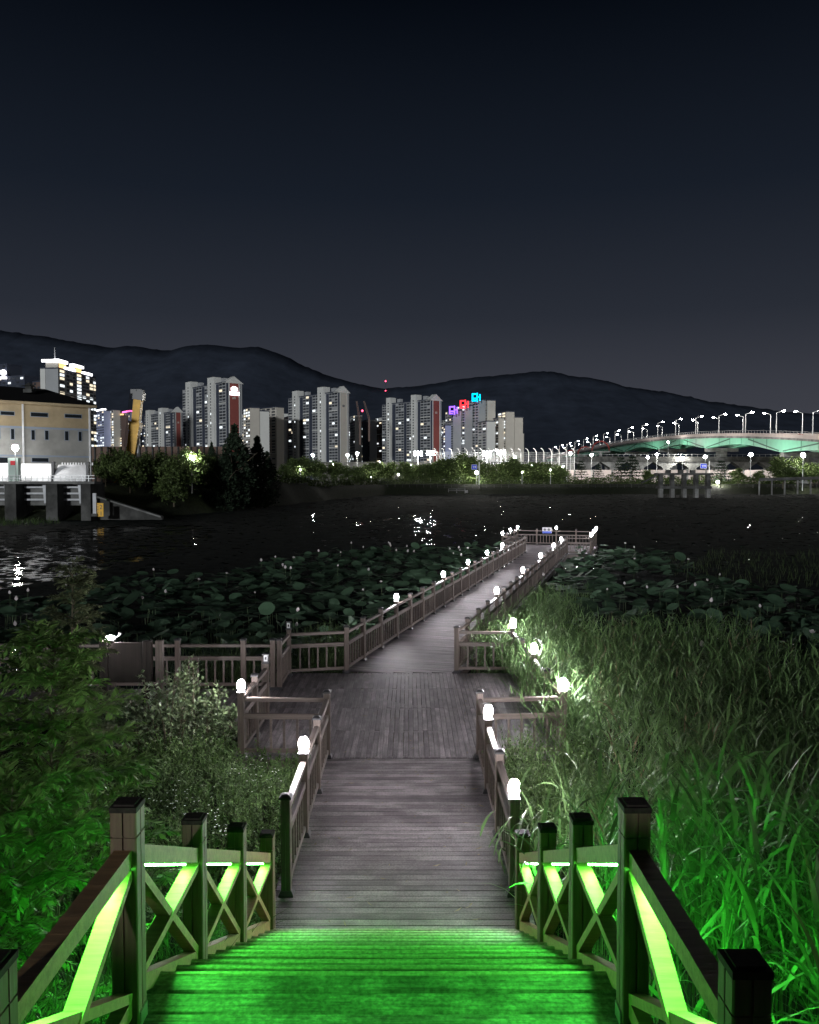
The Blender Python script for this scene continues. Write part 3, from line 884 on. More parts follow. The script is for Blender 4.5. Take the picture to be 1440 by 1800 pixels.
# --- little white flowers
def flower_cloud(name, centres, label, n=45, spread=0.22, size=0.016):
    parts = []
    for c in centres:
        b = np.array(c) + rng.normal(0, 1, (n, 3)) * np.array([spread, spread * .7, spread * .6])
        for k in range(4):
            a = U(0, 6.28, n)
            d = np.stack([np.cos(a), np.sin(a), U(-.1, .5, n)], -1)
            parts.append(leaves(b, d, np.tile([0, 0, 1.0], (n, 1)), np.full(n, size), np.full(n, size * .8)))
    V, F = join(parts)
    return stuff(name, V, F, M['white_flower'], label, 'flowers')
flower_cloud('white_blossom', [(-2.25, 11.6, .35), (-2.05, 11.35, .3), (-3.0, 10.6, .3), (-3.5, 10.3, .3), (-2.5, 10.0, .3), (-2.1, 9.6, .3)], 'tiny white flowers dotted through the weeds left of the boardwalk', 24, 0.16)
flower_cloud('white_blossom', [(2.9, 11.6, .75), (3.2, 11.2, .6), (3.6, 11.4, .65), (2.9, 10.6, .4), (3.4, 12.2, .9)], 'tiny white flowers among the reeds right of the boardwalk', 26, 0.22)

# --- dead leaves and reed scraps lying on the boards
n = 150
lx = U(-1.25, 1.05, n); ly = np.concatenate([U(7.9, 13.0, 70), U(13.2, 18.7, 80)]); lz = np.full(n, .004)
lx[70:] = U(-2.6, 2.3, 80)
a = U(0, 6.28, n)
V, F = leaves(np.stack([lx, ly, lz + .006], -1), np.stack([np.cos(a), np.sin(a), U(-.05, .12, n)], -1), np.tile([0, 0, 1.0], (n, 1)), U(.03, .14, n), U(.008, .025, n))
stuff('leaf_litter', V, F, M['dry_reed'], 'dry leaf scraps scattered on the deck boards', 'litter')
# --- shrub left of the platform
def shrub(name, label, cx, cy, cz, rx, ry, rz, n, ll, lw, m, ns=26):
    root = thing(name, (cx, cy, float(ground_z(cx, cy))), label, 'shrub')
    b = MB()
    tips = []
    for k in range(ns):
        a, rr = random.uniform(0, 6.28), math.sqrt(random.random())
        tx, ty = cx + rx * rr * math.cos(a), cy + ry * rr * math.sin(a)
        tz = cz + rz * (0.55 + 0.5 * random.random()) * math.sqrt(max(0.05, 1 - 0.75 * rr * rr)) * (1 + 0.18 * math.sin(3 * tx + 1))
        bx_, by_ = cx + (tx - cx) * 0.75 + jig(.1), cy + (ty - cy) * 0.75 + jig(.1)
        bz_ = float(ground_z(bx_, by_))
        pts = [(bx_, by_, bz_ - .05), ((bx_ + tx) / 2 + jig(.08), (by_ + ty) / 2 + jig(.08), (bz_ + tz) / 2), (tx, ty, tz)]
        tips.append(pts)
        b.tube([Vector(p) - root.location for p in pts], [0.012, 0.008, 0.003], 5)
    obj('stem', b.mesh('stem', M['bark']), root)
    per = n // ns
    parts = []
    for pts in tips:
        p0, p1, p2 = [np.array(p) for p in pts]
        t = U(0.08, 1.0, per) ** 0.8
        c = ((1 - t) ** 2)[:, None] * p0 + (2 * t * (1 - t))[:, None] * p1 + (t ** 2)[:, None] * p2
        sp = 0.05 + 0.13 * (1 - t)
        c = c + rng.normal(0, 1, (per, 3)) * sp[:, None] * np.array([1.3, 1.3, .6])
        a, e = U(0, 6.28, per), U(0.1, 1.2, per)
        d = np.stack([np.cos(a) * np.cos(e), np.sin(a) * np.cos(e), np.sin(e)], -1)
        nn = np.stack([-np.cos(a) * np.sin(e), -np.sin(a) * np.sin(e), np.cos(e)], -1) + rng.normal(0, .4, (per, 3))
        parts.append(leaves(c, d, nn, ll * U(.7, 1.2, per), lw * U(.7, 1.2, per)))
    V, F = join(parts)
    obj('foliage', mesh_np('foliage', V - np.array(root.location), F, m), root)
    return root
shrub('leafy_shrub', 'wide shrub with pale oval leaves beside the platform corner lamp', -4.05, 13.9, -0.1, 1.25, 0.75, 1.35, 6300, 0.088, 0.054, M['shrub'], 70)
shrub('leafy_shrub', 'dark sparse shrub with small oval leaves in front of the information board', -5.25, 13.6, -0.1, 0.65, 0.5, 1.25, 1900, 0.075, 0.044, M['shrub'], 26)

# --- young feathery trees
def feather_tree(label, x, y, h, spread, nbr, m, frond_l=0.26, cat='tree', nfr=14, start=0.1, top_h=None):
    z0 = float(ground_z(x, y))
    root = thing('young_tree', (x, y, z0), label, cat)
    b = MB()
    trunk = [(0, 0, -.1), (0.03, 0.02, h * .35), (-0.04, 0.03, h * .7), (0.0, 0.0, h)]
    b.tube(trunk, [0.028, 0.022, 0.014, 0.004], 7)
    fb, fd = [], []
    for k in range(nbr):
        t = start + (0.97 - start) * (k + random.random()) / nbr
        a = k * 2.4 + jig(.5)
        L = spread * (1.05 - 0.8 * t ** 1.4) * random.uniform(.75, 1.15)
        p0 = Vector((0, 0, h * t))
        e = random.uniform(0.35, 0.8)
        p1 = p0 + Vector((math.cos(a) * math.cos(e), math.sin(a) * math.cos(e), math.sin(e))) * L * .55
        p2 = p1 + Vector((math.cos(a + jig(.3)) * math.cos(e * .5), math.sin(a + jig(.3)) * math.cos(e * .5), math.sin(e * .45))) * L * .5
        b.tube([p0, p1, p2], [0.011, 0.008, 0.003], 5)
        for j in range(nfr):
            s = 0.12 + 0.9 * (j + random.random()) / nfr
            s = min(s, 1.0)
            q = p0.lerp(p1, s * 2) if s < .5 else p1.lerp(p2, s * 2 - 1)
            fb.append(q); fd.append(a + (1 if j % 2 else -1) * random.uniform(.2, 1.2))
    for j in range(10):
        fb.append(Vector((0, 0, h * random.uniform(.9, 1.0)))); fd.append(random.uniform(0, 6.28))
    obj('trunk', b.mesh('trunk', M['bark']), root)
    fb = np.array([tuple(q) for q in fb]); fd = np.array(fd); N = len(fb)
    e0, dr = U(0.2, 0.95, N), U(0.5, 1.4, N)
    fl = frond_l * U(.7, 1.25, N)
    parts = [blades(fb, fd, e0, dr, fl, np.full(N, 0.005), 4, 0, 1.0)]
    npair = 9
    for i in range(npair):
        t = (i + 1.0) / (npair + .3)
        ang = e0 - dr * t * .5
        c = fb + np.stack([np.cos(fd) * np.cos(ang), np.sin(fd) * np.cos(ang), np.sin(ang)], -1) * (fl * t)[:, None]
        for sd in (-1, 1):
            la = fd + sd * U(.75, 1.1, N)
            ee = ang - dr * t * .5 + rng.normal(0, .15, N) - .15
            d = np.stack([np.cos(la) * np.cos(ee), np.sin(la) * np.cos(ee), np.sin(ee)], -1)
            nn = np.tile([0, 0, 1.0], (N, 1)) + rng.normal(0, .25, (N, 3))
            L = fl * 0.42 * (1.15 - abs(t - .45))
            parts.append(leaves(c, d, nn, L, L * .30))
    V, F = join(parts)
    obj('crown', mesh_np('crown', V, F, m), root)
    return root
feather_tree('bushy young tree with feathery bright green leaves beside the left stair rail', -3.35, 7.6, 3.15, 1.15, 44, M['frond'], 0.27, nfr=13)
feather_tree('low feathery sapling leaning behind the first tall stair post on the left', -2.75, 5.6, 1.75, 0.85, 36, M['frond'], 0.2, nfr=15)
feather_tree('feathery sapling at the left edge of the view, in front of the bushy young tree', -3.55, 6.0, 2.0, 0.95, 36, M['frond'], 0.22, nfr=15)
feather_tree('thin tall dull green sapling rising above the bushy young tree', -4.45, 10.8, 3.6, 0.62, 40, M['frond_dark'], 0.17, nfr=13, start=.25)

# --- single reeds hanging over the right stair rail
for n, (x, y, hh, lab) in enumerate(((1.30, 7.35, 1.75, 'single reed with long blades hanging over the foot of the right stair rail'),
                                     (1.42, 6.9, 1.5, 'shorter reed poking through the right stair rail near its foot'),
                                     (1.34, 8.15, 1.35, 'low reed leaning onto the boardwalk beside the right rail end'))):
    V, F = reed_arrays(np.array([x, x + .05]), np.array([y, y + .1]), np.array([hh, hh * .9]), 0.62, 0.042, 9, 0.36, lean_az=np.full(2, math.pi + .1))
    t = thing('reed_stalk', (x, y, float(ground_z(x, y))), lab, 'reed', 'reeds over the right stair rail')
    obj('blades', mesh_np('blades', V - np.array(t.location), F, M['reed']), t)
# --- lotus beds
LEFT_B = ([-400, 0, 60, 130, 250, 340, 430, 500, 560, 620, 700, 860], [1085, 1065, 1045, 1030, 1015, 1013, 1003, 985, 975, 968, 960, 953])
RIGHT_B = ([940, 1000, 1020, 1150, 1200, 1240, 1300, 1440, 1800], [1010, 985, 967, 967, 985, 1012, 1026, 1035, 1050])
def lotus_leaf_mesh(kind, m):
    n = 16
    b = MB()
    rings = [(0.10, -0.10), (0.45, -0.05), (0.8, 0.02), (1.0, 0.03)]
    ph, am = random.uniform(0, 6), random.uniform(.05, .16)
    vs = [(0, 0, -0.13)]
    for r_, z_ in rings:
        for k in range(n):
            a = 2 * math.pi * k / n
            rr = r_ * (1 + 0.05 * math.sin(2 * a + ph) + (random.uniform(-.04, .04) if r_ == 1 else 0))
            z = z_ + r_ * r_ * am * math.sin(kind + 2) * math.sin((2 + kind % 3) * a + ph)
            x_, y_ = rr * math.cos(a), rr * math.sin(a)
            if kind == 3: z += 0.55 * abs(x_) ** 1.3; x_ *= 0.72
            if kind == 4: z -= 0.35 * abs(x_) ** 1.4; x_ *= 0.85
            vs.append((x_, y_, z))
    f = [(0, 1 + k, 1 + (k + 1) % n) for k in range(n)]
    for i in range(len(rings) - 1):
        for k in range(n):
            a0, a1 = 1 + i * n + k, 1 + i * n + (k + 1) % n
            f.append((a0, a0 + n, a1 + n, a1))
    b.v, b.f = vs, f
    return b.mesh('lotus_leaf', m, True)
LOT = [lotus_leaf_mesh(k, M['lotus']) for k in (0, 1, 2, 3, 4, 5, 1)]
def bud_mesh(kind):
    if kind == 0:
        return MB().lathe([(0.012, 0), (0.05, 0.03), (0.062, 0.07), (0.045, 0.12), (0.015, 0.16), (0.002, 0.175)], n=7).mesh('lotus_bud', M['petal'], True)
    b = MB()
    for ring, (n, e, L) in enumerate(((6, 0.55, .15), (5, 1.0, .14))):
        for k in range(n):
            a = 6.283 * k / n + ring * .5
            d = Vector((math.cos(a) * math.cos(e), math.sin(a) * math.cos(e), math.sin(e)))
            s = Vector((-math.sin(a), math.cos(a), 0)); u = Vector((-math.cos(a) * math.sin(e), -math.sin(a) * math.sin(e), math.cos(e)))
            p0, p2 = Vector((0, 0, 0.01)), d * L + u * .04
            m_ = d * L * .55 - u * .01
            b.quad(p0, m_ + s * .045 + u * .02, p2, m_ - s * .045 + u * .02)
    return b.mesh('lotus_flower', M['petal'])
BUD = [bud_mesh(0), bud_mesh(1)]
def lotus_bed(label, x0, x1, y0, y1, test, dens, ntop, nbud):
    n = int((x1 - x0) * (y1 - y0) * dens)
    x, y = U(x0, x1, n), U(y0, y1, n)
    hgt = 0.15 + rng.normal(0, 0.16, n)
    px, py = proj(np.stack([x, y, hgt], -1))
    k = test(x, y, px, py) & (px > -120) & (px < 1560)
    x, y, hgt, px, py = x[k], y[k], hgt[k], px[k], py[k]
    low = rng.random(len(x)) < 0.25
    hgt = np.where(low, hgt - .3, hgt)
    rad = U(0.17, 0.34, len(x))
    order = np.argsort(y)
    root = thing('lotus_bed', (float(np.mean(x)), float(np.min(y)), WATER_Z), label, 'lotus')
    rl = np.array(root.location)
    near, far = order[:ntop], order[ntop:]
    st_ = MB()
    for i in order[:int(ntop * 1.6)]:
        a = random.uniform(0, 6.28)
        st_.tube([Vector((x[i] + .12 * math.cos(a), y[i] + .12 * math.sin(a), WATER_Z - .1)) - root.location, Vector((x[i], y[i], hgt[i] - .05)) - root.location], 0.008, 4, False)
    for i in near:
        tl = min(.7, abs(random.gauss(0, .36))); ta = random.uniform(0, 6.28)
        obj('lotus_leaf', random.choice(LOT), root, (x[i] - rl[0], y[i] - rl[1], hgt[i] - rl[2]), rot=(tl * math.cos(ta), tl * math.sin(ta), random.uniform(0, 6.28)), scale=float(rad[i]))
    # the many farther leaves as one mass
    Vp, Fp, o = [], [], 0
    base = np.array([v.co[:] for v in LOT[1].vertices]); polys = [tuple(p.vertices) for p in LOT[1].polygons]
    tri = np.array([(p[0], p[1], p[2]) for p in polys if len(p) == 3] + [q for p in polys if len(p) == 4 for q in ((p[0], p[1], p[2]), (p[0], p[2], p[3]))])
    for i in far:
        tl = min(.7, abs(random.gauss(0, .36))); ta = random.uniform(0, 6.28)
        Mr = np.array((Matrix.Rotation(random.uniform(0, 6.28), 3, 'Z') @ Matrix.Rotation(tl, 3, Vector((math.cos(ta), math.sin(ta), 0)))))
        Vp.append((base * rad[i]) @ Mr.T + np.array([x[i], y[i], hgt[i]]) - rl); Fp.append(tri + o); o += len(base)
    if Vp:
        tag(obj('lotus_leaves', mesh_np('lotus_leaves', np.concatenate(Vp), np.concatenate(Fp), M['lotus_far'], True), root), kind='stuff')
    cand = [i for i in rng.permutation(len(x))][:nbud]
    for i in cand:
        z = hgt[i] + random.uniform(.15, .5)
        bx_, by_ = x[i] + jig(.3), y[i] + jig(.3)
        s = random.uniform(.55, 1.0)
        obj('lotus_bud' , BUD[0 if random.random() < .82 else 1], root, (bx_ - rl[0], by_ - rl[1], z - rl[2]), rot=(jig(.25), jig(.25), random.uniform(0, 6)), scale=s)
        st_.tube([Vector((bx_ + jig(.1), by_, WATER_Z)) - root.location, Vector((bx_, by_, z + .01)) - root.location], 0.007, 4, False)
    tag(obj('stalks', st_.mesh('stalks', M['stalk']), root), kind='stuff')
def test_l(x, y, px, py):
    s, t = w2st(x, y)
    return (py > np.interp(px, *LEFT_B) + rng.normal(0, 6, len(x))) & (t < -1.75) & (y > 19.6 + 1.0 * (x > -3))
def test_r(x, y, px, py):
    s, t = w2st(x, y)
    hole = (px > 1080) & (px < 1230) & (py > 1000) & (py < 1022)
    return (py > np.interp(px, *RIGHT_B) + rng.normal(0, 5, len(x))) & (t > 1.75 + 1.6 * (s < 14)) & (py < 1190) & ~hole
lotus_bed('lotus bed with broad leaves and white buds left of the long boardwalk', -17, 6.5, 19.5, 52, test_l, 5.0, 295, 62)
lotus_bed('darker lotus bed right of the long boardwalk beyond the reeds', 3, 19, 19, 54, test_r, 4.6, 290, 20)

# --- floating leaves on the open water
n = 170000
yy = 27 + (288 - 27) * U(0, 1, n) ** 1.9
xx = U(-0.56, 0.56, n) * yy
s, t = w2st(xx, yy)
px, py = proj(np.stack([xx, yy, np.full(n, WATER_Z)], -1))
dens = 0.5 + 0.5 * np.sin(xx * .11 + 1.2 * np.sin(yy * .045)) * np.sin(yy * .075 + 2.0 * np.sin(xx * .05))
glint = (((xx + 28) / 11) ** 2 + ((yy - 62) / 34) ** 2 < 1) | (((xx - 1) / 8) ** 2 + ((yy - 94) / 28) ** 2 < 1)
k = (yy < np.interp(xx, _bx, _by) - 1) & ~((np.abs(t) < 1.5) & (s < 32)) & ~((np.abs(t) < 2.9) & (s > 31) & (s < 39)) & (rng.random(n) < np.where(glint, np.where(xx > -12, .36, .10), .54) + np.where(glint, .25, .34) * dens)
xx, yy = xx[k], yy[k]; n = len(xx)
rad = (0.12 + 0.0036 * yy) * U(.6, 1.5, n)
a0 = U(0, 6.28, n)
ang = np.arange(6) * (2 * np.pi / 6)
tilt = rng.normal(0, .035, (n, 2))
cx_, cy_ = np.cos(ang[None] + a0[:, None]) * rad[:, None], np.sin(ang[None] + a0[:, None]) * rad[:, None]
zz = WATER_Z + 0.02 + 0.04 * rng.random(n)[:, None] * (yy < 120)[:, None] + np.abs(cx_ * tilt[:, :1] + cy_ * tilt[:, 1:])
V = np.stack([xx[:, None] + cx_, yy[:, None] + cy_, zz], -1).reshape(-1, 3)
F = np.arange(n * 6).reshape(n, 6)
stuff('floating_leaves', V, F, M['pad'], 'dark floating leaves spread over the open pond', 'water plants')
# faint marsh grass patch on the right
x, y = scatter(5200, 14, 46, 33, 70, lambda x, y: ((x - 27) / 13) ** 2 + ((y - 47) / 12) ** 2 < 1 + .3 * np.sin(x * .9))
N = len(x)
V, F = blades(np.stack([x, y, np.full(N, WATER_Z)], -1), U(0, 6.28, N), U(1.1, 1.5, N), U(.2, .9, N), U(.3, .75, N), U(.02, .04, N), 3, rng.normal(0, .5, N))
stuff('marsh_grass', V, F, M['grass'], 'dark marsh grass growing out of the pond at the right', 'grass')
# ------------------------------------------------------------------ far trees
def crown_np(kind, n):
    if kind == 'broad':
        cl = rng.normal(0, 1, (26, 3)); cl /= np.linalg.norm(cl, axis=1, keepdims=True)
        cl = cl * (rng.random((26, 1)) ** .4) * np.array([.42, .42, .40]) + np.array([0, 0, .56])
        idx = rng.integers(0, 26, n)
        p = cl[idx] + rng.normal(0, 1, (n, 3)) * np.array([.085, .085, .06])
        size = U(.045, .085, n)
    elif kind == 'cypress':
        t = rng.random(n) ** .8
        a = U(0, 6.28, n); rr = .17 * np.sin(np.clip(t * 1.02 + .06, 0, 1) * np.pi) ** .6 * (1 - .55 * t) * 1.35 * np.sqrt(rng.random(n)) * (1 + .25 * np.sin(5 * a + 20 * t))
        p = np.stack([rr * np.cos(a), rr * np.sin(a), .08 + .92 * t], -1); size = U(.025, .05, n)
    elif kind == 'pine':
        lay = rng.integers(0, 7, n); t = lay / 6.0
        a = U(0, 6.28, n); arm = np.floor(a / (6.28 / 9)) * (6.28 / 9) + rng.normal(0, .1, n) + lay
        rr = (.42 - .30 * t) * rng.random(n) ** .6
        p = np.stack([rr * np.cos(arm), rr * np.sin(arm), .3 + .68 * t - .10 * rr + rng.normal(0, .016, n) + rr * .12], -1); size = U(.025, .055, n)
    a, e = U(0, 6.28, n), rng.normal(0.1, .6, n)
    d = np.stack([np.cos(a) * np.cos(e), np.sin(a) * np.cos(e), np.sin(e)], -1)
    nn = rng.normal(0, 1, (n, 3)) + np.array([0, 0, .8])
    return leaves(p, d, nn, size, size * .6)
CROWN = {'broad': [mesh_np('crown', *crown_np('broad', 4200), M['tree_leaf']) for _ in range(4)],
         'cypress': [mesh_np('crown', *crown_np('cypress', 3800), M['tree_dark']) for _ in range(2)],
         'pine': [mesh_np('crown', *crown_np('pine', 2000), M['tree_dark']) for _ in range(3)]}
def trunk_mesh():
    b = MB().tube([(0, 0, -.03), (.01, 0, .3), (0, .01, .62)], [.022, .016, .007], 6)
    for k in range(5):
        a = k * 1.26
        b.tube([(0, 0, .3 + .05 * k), (.13 * math.cos(a), .13 * math.sin(a), .5 + .05 * k), (.24 * math.cos(a), .24 * math.sin(a), .62 + .04 * k)], [.009, .006, .002], 4)
    return b.mesh('trunk', M['bark'])
ME_TRUNK = trunk_mesh()
def far_tree(label, kind, x, y, h, wide=1.0, group=None):
    z = float(ground_z(x, y))
    t = thing({'broad': 'broadleaf_tree', 'cypress': 'cypress_tree', 'pine': 'pine_tree'}[kind], (x, y, z), label, 'tree', group, rz=random.uniform(0, 6.28))
    obj('trunk', ME_TRUNK, t, scale=(h * wide, h * wide, h))
    obj('crown', random.choice(CROWN[kind]), t, scale=(h * wide, h * wide, h))
    return t
def ground_tree(label, kind, px, dist, ytop, wide=1.0, group=None):
    p = at(px, ytop, dist)
    h = (p.z - float(ground_z(p.x, dist))) / 0.98
    return far_tree(label, kind, p.x, dist, h, wide, group)

# clump behind the sluice, left bank
for n, (px, D, yt, wd) in enumerate(((185, 121, 798, .8), (205, 125, 789, .8), (228, 120, 802, .9), (255, 124, 800, .9), (282, 128, 797, .8), (305, 122, 810, .9), (336, 130, 790, .8), (362, 138, 800, .9), (392, 142, 800, .8))):
    ground_tree(f'{ORD[n]} dark broadleaf tree from the left in the clump beside the sluice', 'broad', px, D, yt, wd, 'trees beside the sluice')
for n, (px, D, yt, wd) in enumerate(((372, 140, 780, .9), (412, 140, 752, 1.15), (452, 150, 772, 1.1), (432, 148, 790, 1.2), (395, 136, 800, 1.2), (470, 160, 798, 1.1))):
    ground_tree(['slim dark conifer left of the tallest conifer on the left bank', 'tallest dark conifer on the left bank in front of the red gable', 'pointed dark conifer right of the tallest one', 'short conifer between the two tallest dark conifers', 'low bushy conifer at the left foot of the tallest conifer', 'rightmost small conifer of the dark left bank group'][n], 'cypress', px, D, yt, wd, 'dark conifers on the left bank')
# row on the far bank
pxs = list(range(498, 1000, 21))
for n, px in enumerate(pxs):
    D = 316 + random.uniform(-6, 10)
    yt = 812 + random.uniform(-6, 8) - (8 if 780 < px < 840 else 0) - (4 if 520 < px < 560 else 0)
    ground_tree(f'{ORD[n]} green tree from the left in the row along the far bank', 'broad', px + random.uniform(-5, 5), D, yt, random.uniform(1.0, 1.35), 'tree row on the far bank')
for n, (px, D, yt, wd, kd) in enumerate(((1022, 312, 812, .9, 'pine'), (1052, 316, 818, .9, 'pine'), (1092, 312, 806, 1.0, 'pine'), (1112, 314, 804, 1.1, 'pine'), (1268, 300, 812, 1.1, 'pine'), (1298, 308, 822, 1.0, 'broad'), (1335, 310, 826, .9, 'broad'), (1378, 300, 803, 1.0, 'broad'), (1402, 306, 808, 1.0, 'broad'), (1430, 304, 812, 1.0, 'broad'), (985, 314, 822, .9, 'broad'), (1140, 318, 826, .9, 'broad'))):
    ground_tree(f'{["dark pine", "smaller dark pine", "bushy dark pine", "widest dark pine", "spiky dark tree", "low pale tree", "small tree", "tall tree", "rounded tree", "rightmost tree", "low tree", "low bush-like tree"][n]} on the far right bank, {["left of the blue glow", "beside the blue lit patch", "left of a pair", "right of a pair", "right of the concrete pier", "before the pink wall", "near the lamp pair", "under the green girder", "under the right end of the girder", "at the right edge", "left of all the pines", "left of the concrete pier"][n]}', kd, px, D, yt, wd, 'trees on the far right bank')

# ------------------------------------------------------------------ sluice, building, crane on the left
M['gate_white'] = mat('white_gate_paint', (0.72, 0.73, 0.75), 0.5, 0.4, noise=(1.2, .12), dirt=(.5, .2))
M['beige'] = mat('beige_render', (0.36, 0.29, 0.185), 0.9, 0.2, noise=(.8, .12), dirt=(.15, .15))
M['grey_wall'] = mat('grey_render', (0.30, 0.30, 0.285), 0.9, 0.2, noise=(.8, .12), dirt=(.15, .2))
M['bluegrey'] = mat('blue_grey_trim', (0.22, 0.26, 0.32), 0.8, 0.2)
M['roof_dark'] = mat('dark_roof', (0.012, 0.011, 0.011), 0.8, 0.2)
M['dark_glass'] = mat('dark_glass', (0.012, 0.015, 0.018), 0.15, 0.5)
M['sluice_glow'] = glow('sluice_lamp_glow', (1.0, 0.98, 0.95), 330.0)
M['city_lamp'] = glow('street_lamp_glow', (1.0, 0.97, 0.90), 520.0)

def ray_plane(px, py, P, d):
    """sight line through a photo pixel met with the vertical plane through P along horizontal d -> (a, z)"""
    q = at(px, py, 1.0); o = Vector((0, 0, CAM_Z)); v = q - o
    # (t v.x, t v.y) = P + a d
    det = v.x * (-d.y) + v.y * d.x
    t = (P.x * (-d.y) + P.y * d.x) / det
    a = (v.x * t - P.x) / d.x if abs(d.x) > .3 else (v.y * t - P.y) / d.y
    return a, CAM_Z + v.z * t

def pump_house():
    P1 = at(160, 717, 120.0); P0 = at(0, 708, 112.0)
    d = Vector((P0.x - P1.x, P0.y - P1.y, 0)).normalized()
    back = Vector((d.y, -d.x, 0))
    if back.y < 0: back = -back
    zt, L, W_, zb = P1.z, 32.0, 14.0, 3.0
    root = thing('pump_house', (P1.x, P1.y, zb), 'beige and grey building with dark hipped roof behind the sluice gates', 'building')
    o = root.location
    def Q(a, b, z): return Vector((P1.x, P1.y, 0)) + d * a + back * b + Vector((0, 0, z)) - o
    def slab(name, a0, a1, b0, b1, z0, z1, m, par=root):
        return obj(name, MB().prism([Q(a0, b0, z0), Q(a1, b0, z0), Q(a1, b1, z0), Q(a0, b1, z0)], (0, 0, z1 - z0)).mesh(name, m), par)
    z1 = ray_plane(100, 752, P1, d)[1]; z2 = ray_plane(100, 801, P1, d)[1]
    slab('lower_wall', 0, L, 0, W_, zb - 1, z1, M['grey_wall'])
    slab('upper_wall', 0, L, 0, W_, z1, zt - .002, M['beige'])
    slab('trim_band', -.06, L, -.06, .0, z1 - .25, z1 + .02, M['bluegrey'])
    slab('trim_band', -.06, L, -.06, .0, z2 - .22, z2 + .02, M['bluegrey'])
    slab('eave', -.6, L + .6, -.7, W_ + .6, zt, zt + .35, M['beige'])
    e0, e1, e2, e3 = Q(-.8, -.9, zt + .353), Q(L + .8, -.9, zt + .353), Q(L + .8, W_ + .8, zt + .353), Q(-.8, W_ + .8, zt + .353)
    r0, r1 = Q(4.2, W_ / 2, zt + 3.0), Q(L - 4.2, W_ / 2, zt + 3.0)
    b = MB(); b.v = [tuple(v) for v in (e0, e1, e2, e3, r0, r1)]; b.f = [(0, 1, 5, 4), (1, 2, 5), (2, 3, 4, 5), (3, 0, 4), (3, 2, 1, 0)]
    rf = obj('roof', b.mesh('roof', M['roof_dark']), root)
    av, zv = ray_plane(65, 700, P1, d)
    vc = Q(av, 3.5, zt + 1.9)
    obj('roof_vent', MB().box((0, 0, .3), (1.2, 1.2, .5)).box((0, 0, .75), (.8, .8, .5)).lathe([(.9, 1.0), (.1, 1.5)], n=6).mesh('roof_vent', M['dark_concrete']), rf, vc)
    for x0, x1, y0, y1 in ((-40, -14, 720, 729), (0, 26, 722, 731), (53, 85, 724, 734), (113, 144, 727, 736), (-20, -12, 752, 772), (-6, 1, 752, 772), (18, 26, 753, 773), (54, 62, 755, 774), (78, 86, 756, 774), (113, 121, 757, 775), (137, 144, 758, 776), (55, 86, 804, 813), (-14, 17, 803, 815)):
        a0, zu = ray_plane(x0, y0, P1, d); a1, zl = ray_plane(x1, y1, P1, d)
        wn_ = slab('window', a1, a0, -.05, -.002, zl, zu, M['bluegrey'])
        slab('pane', a1 + .08, a0 - .08, -.062, -.052, zl + .08, zu - .08, M['dark_glass'], wn_)
    for px in (40, 157):
        a0, _ = ray_plane(px, 760, P1, d)
        slab('drainpipe', a0 - .1, a0 + .1, -.22, -.062, zb, zt, M['gate_white'])
pump_house()

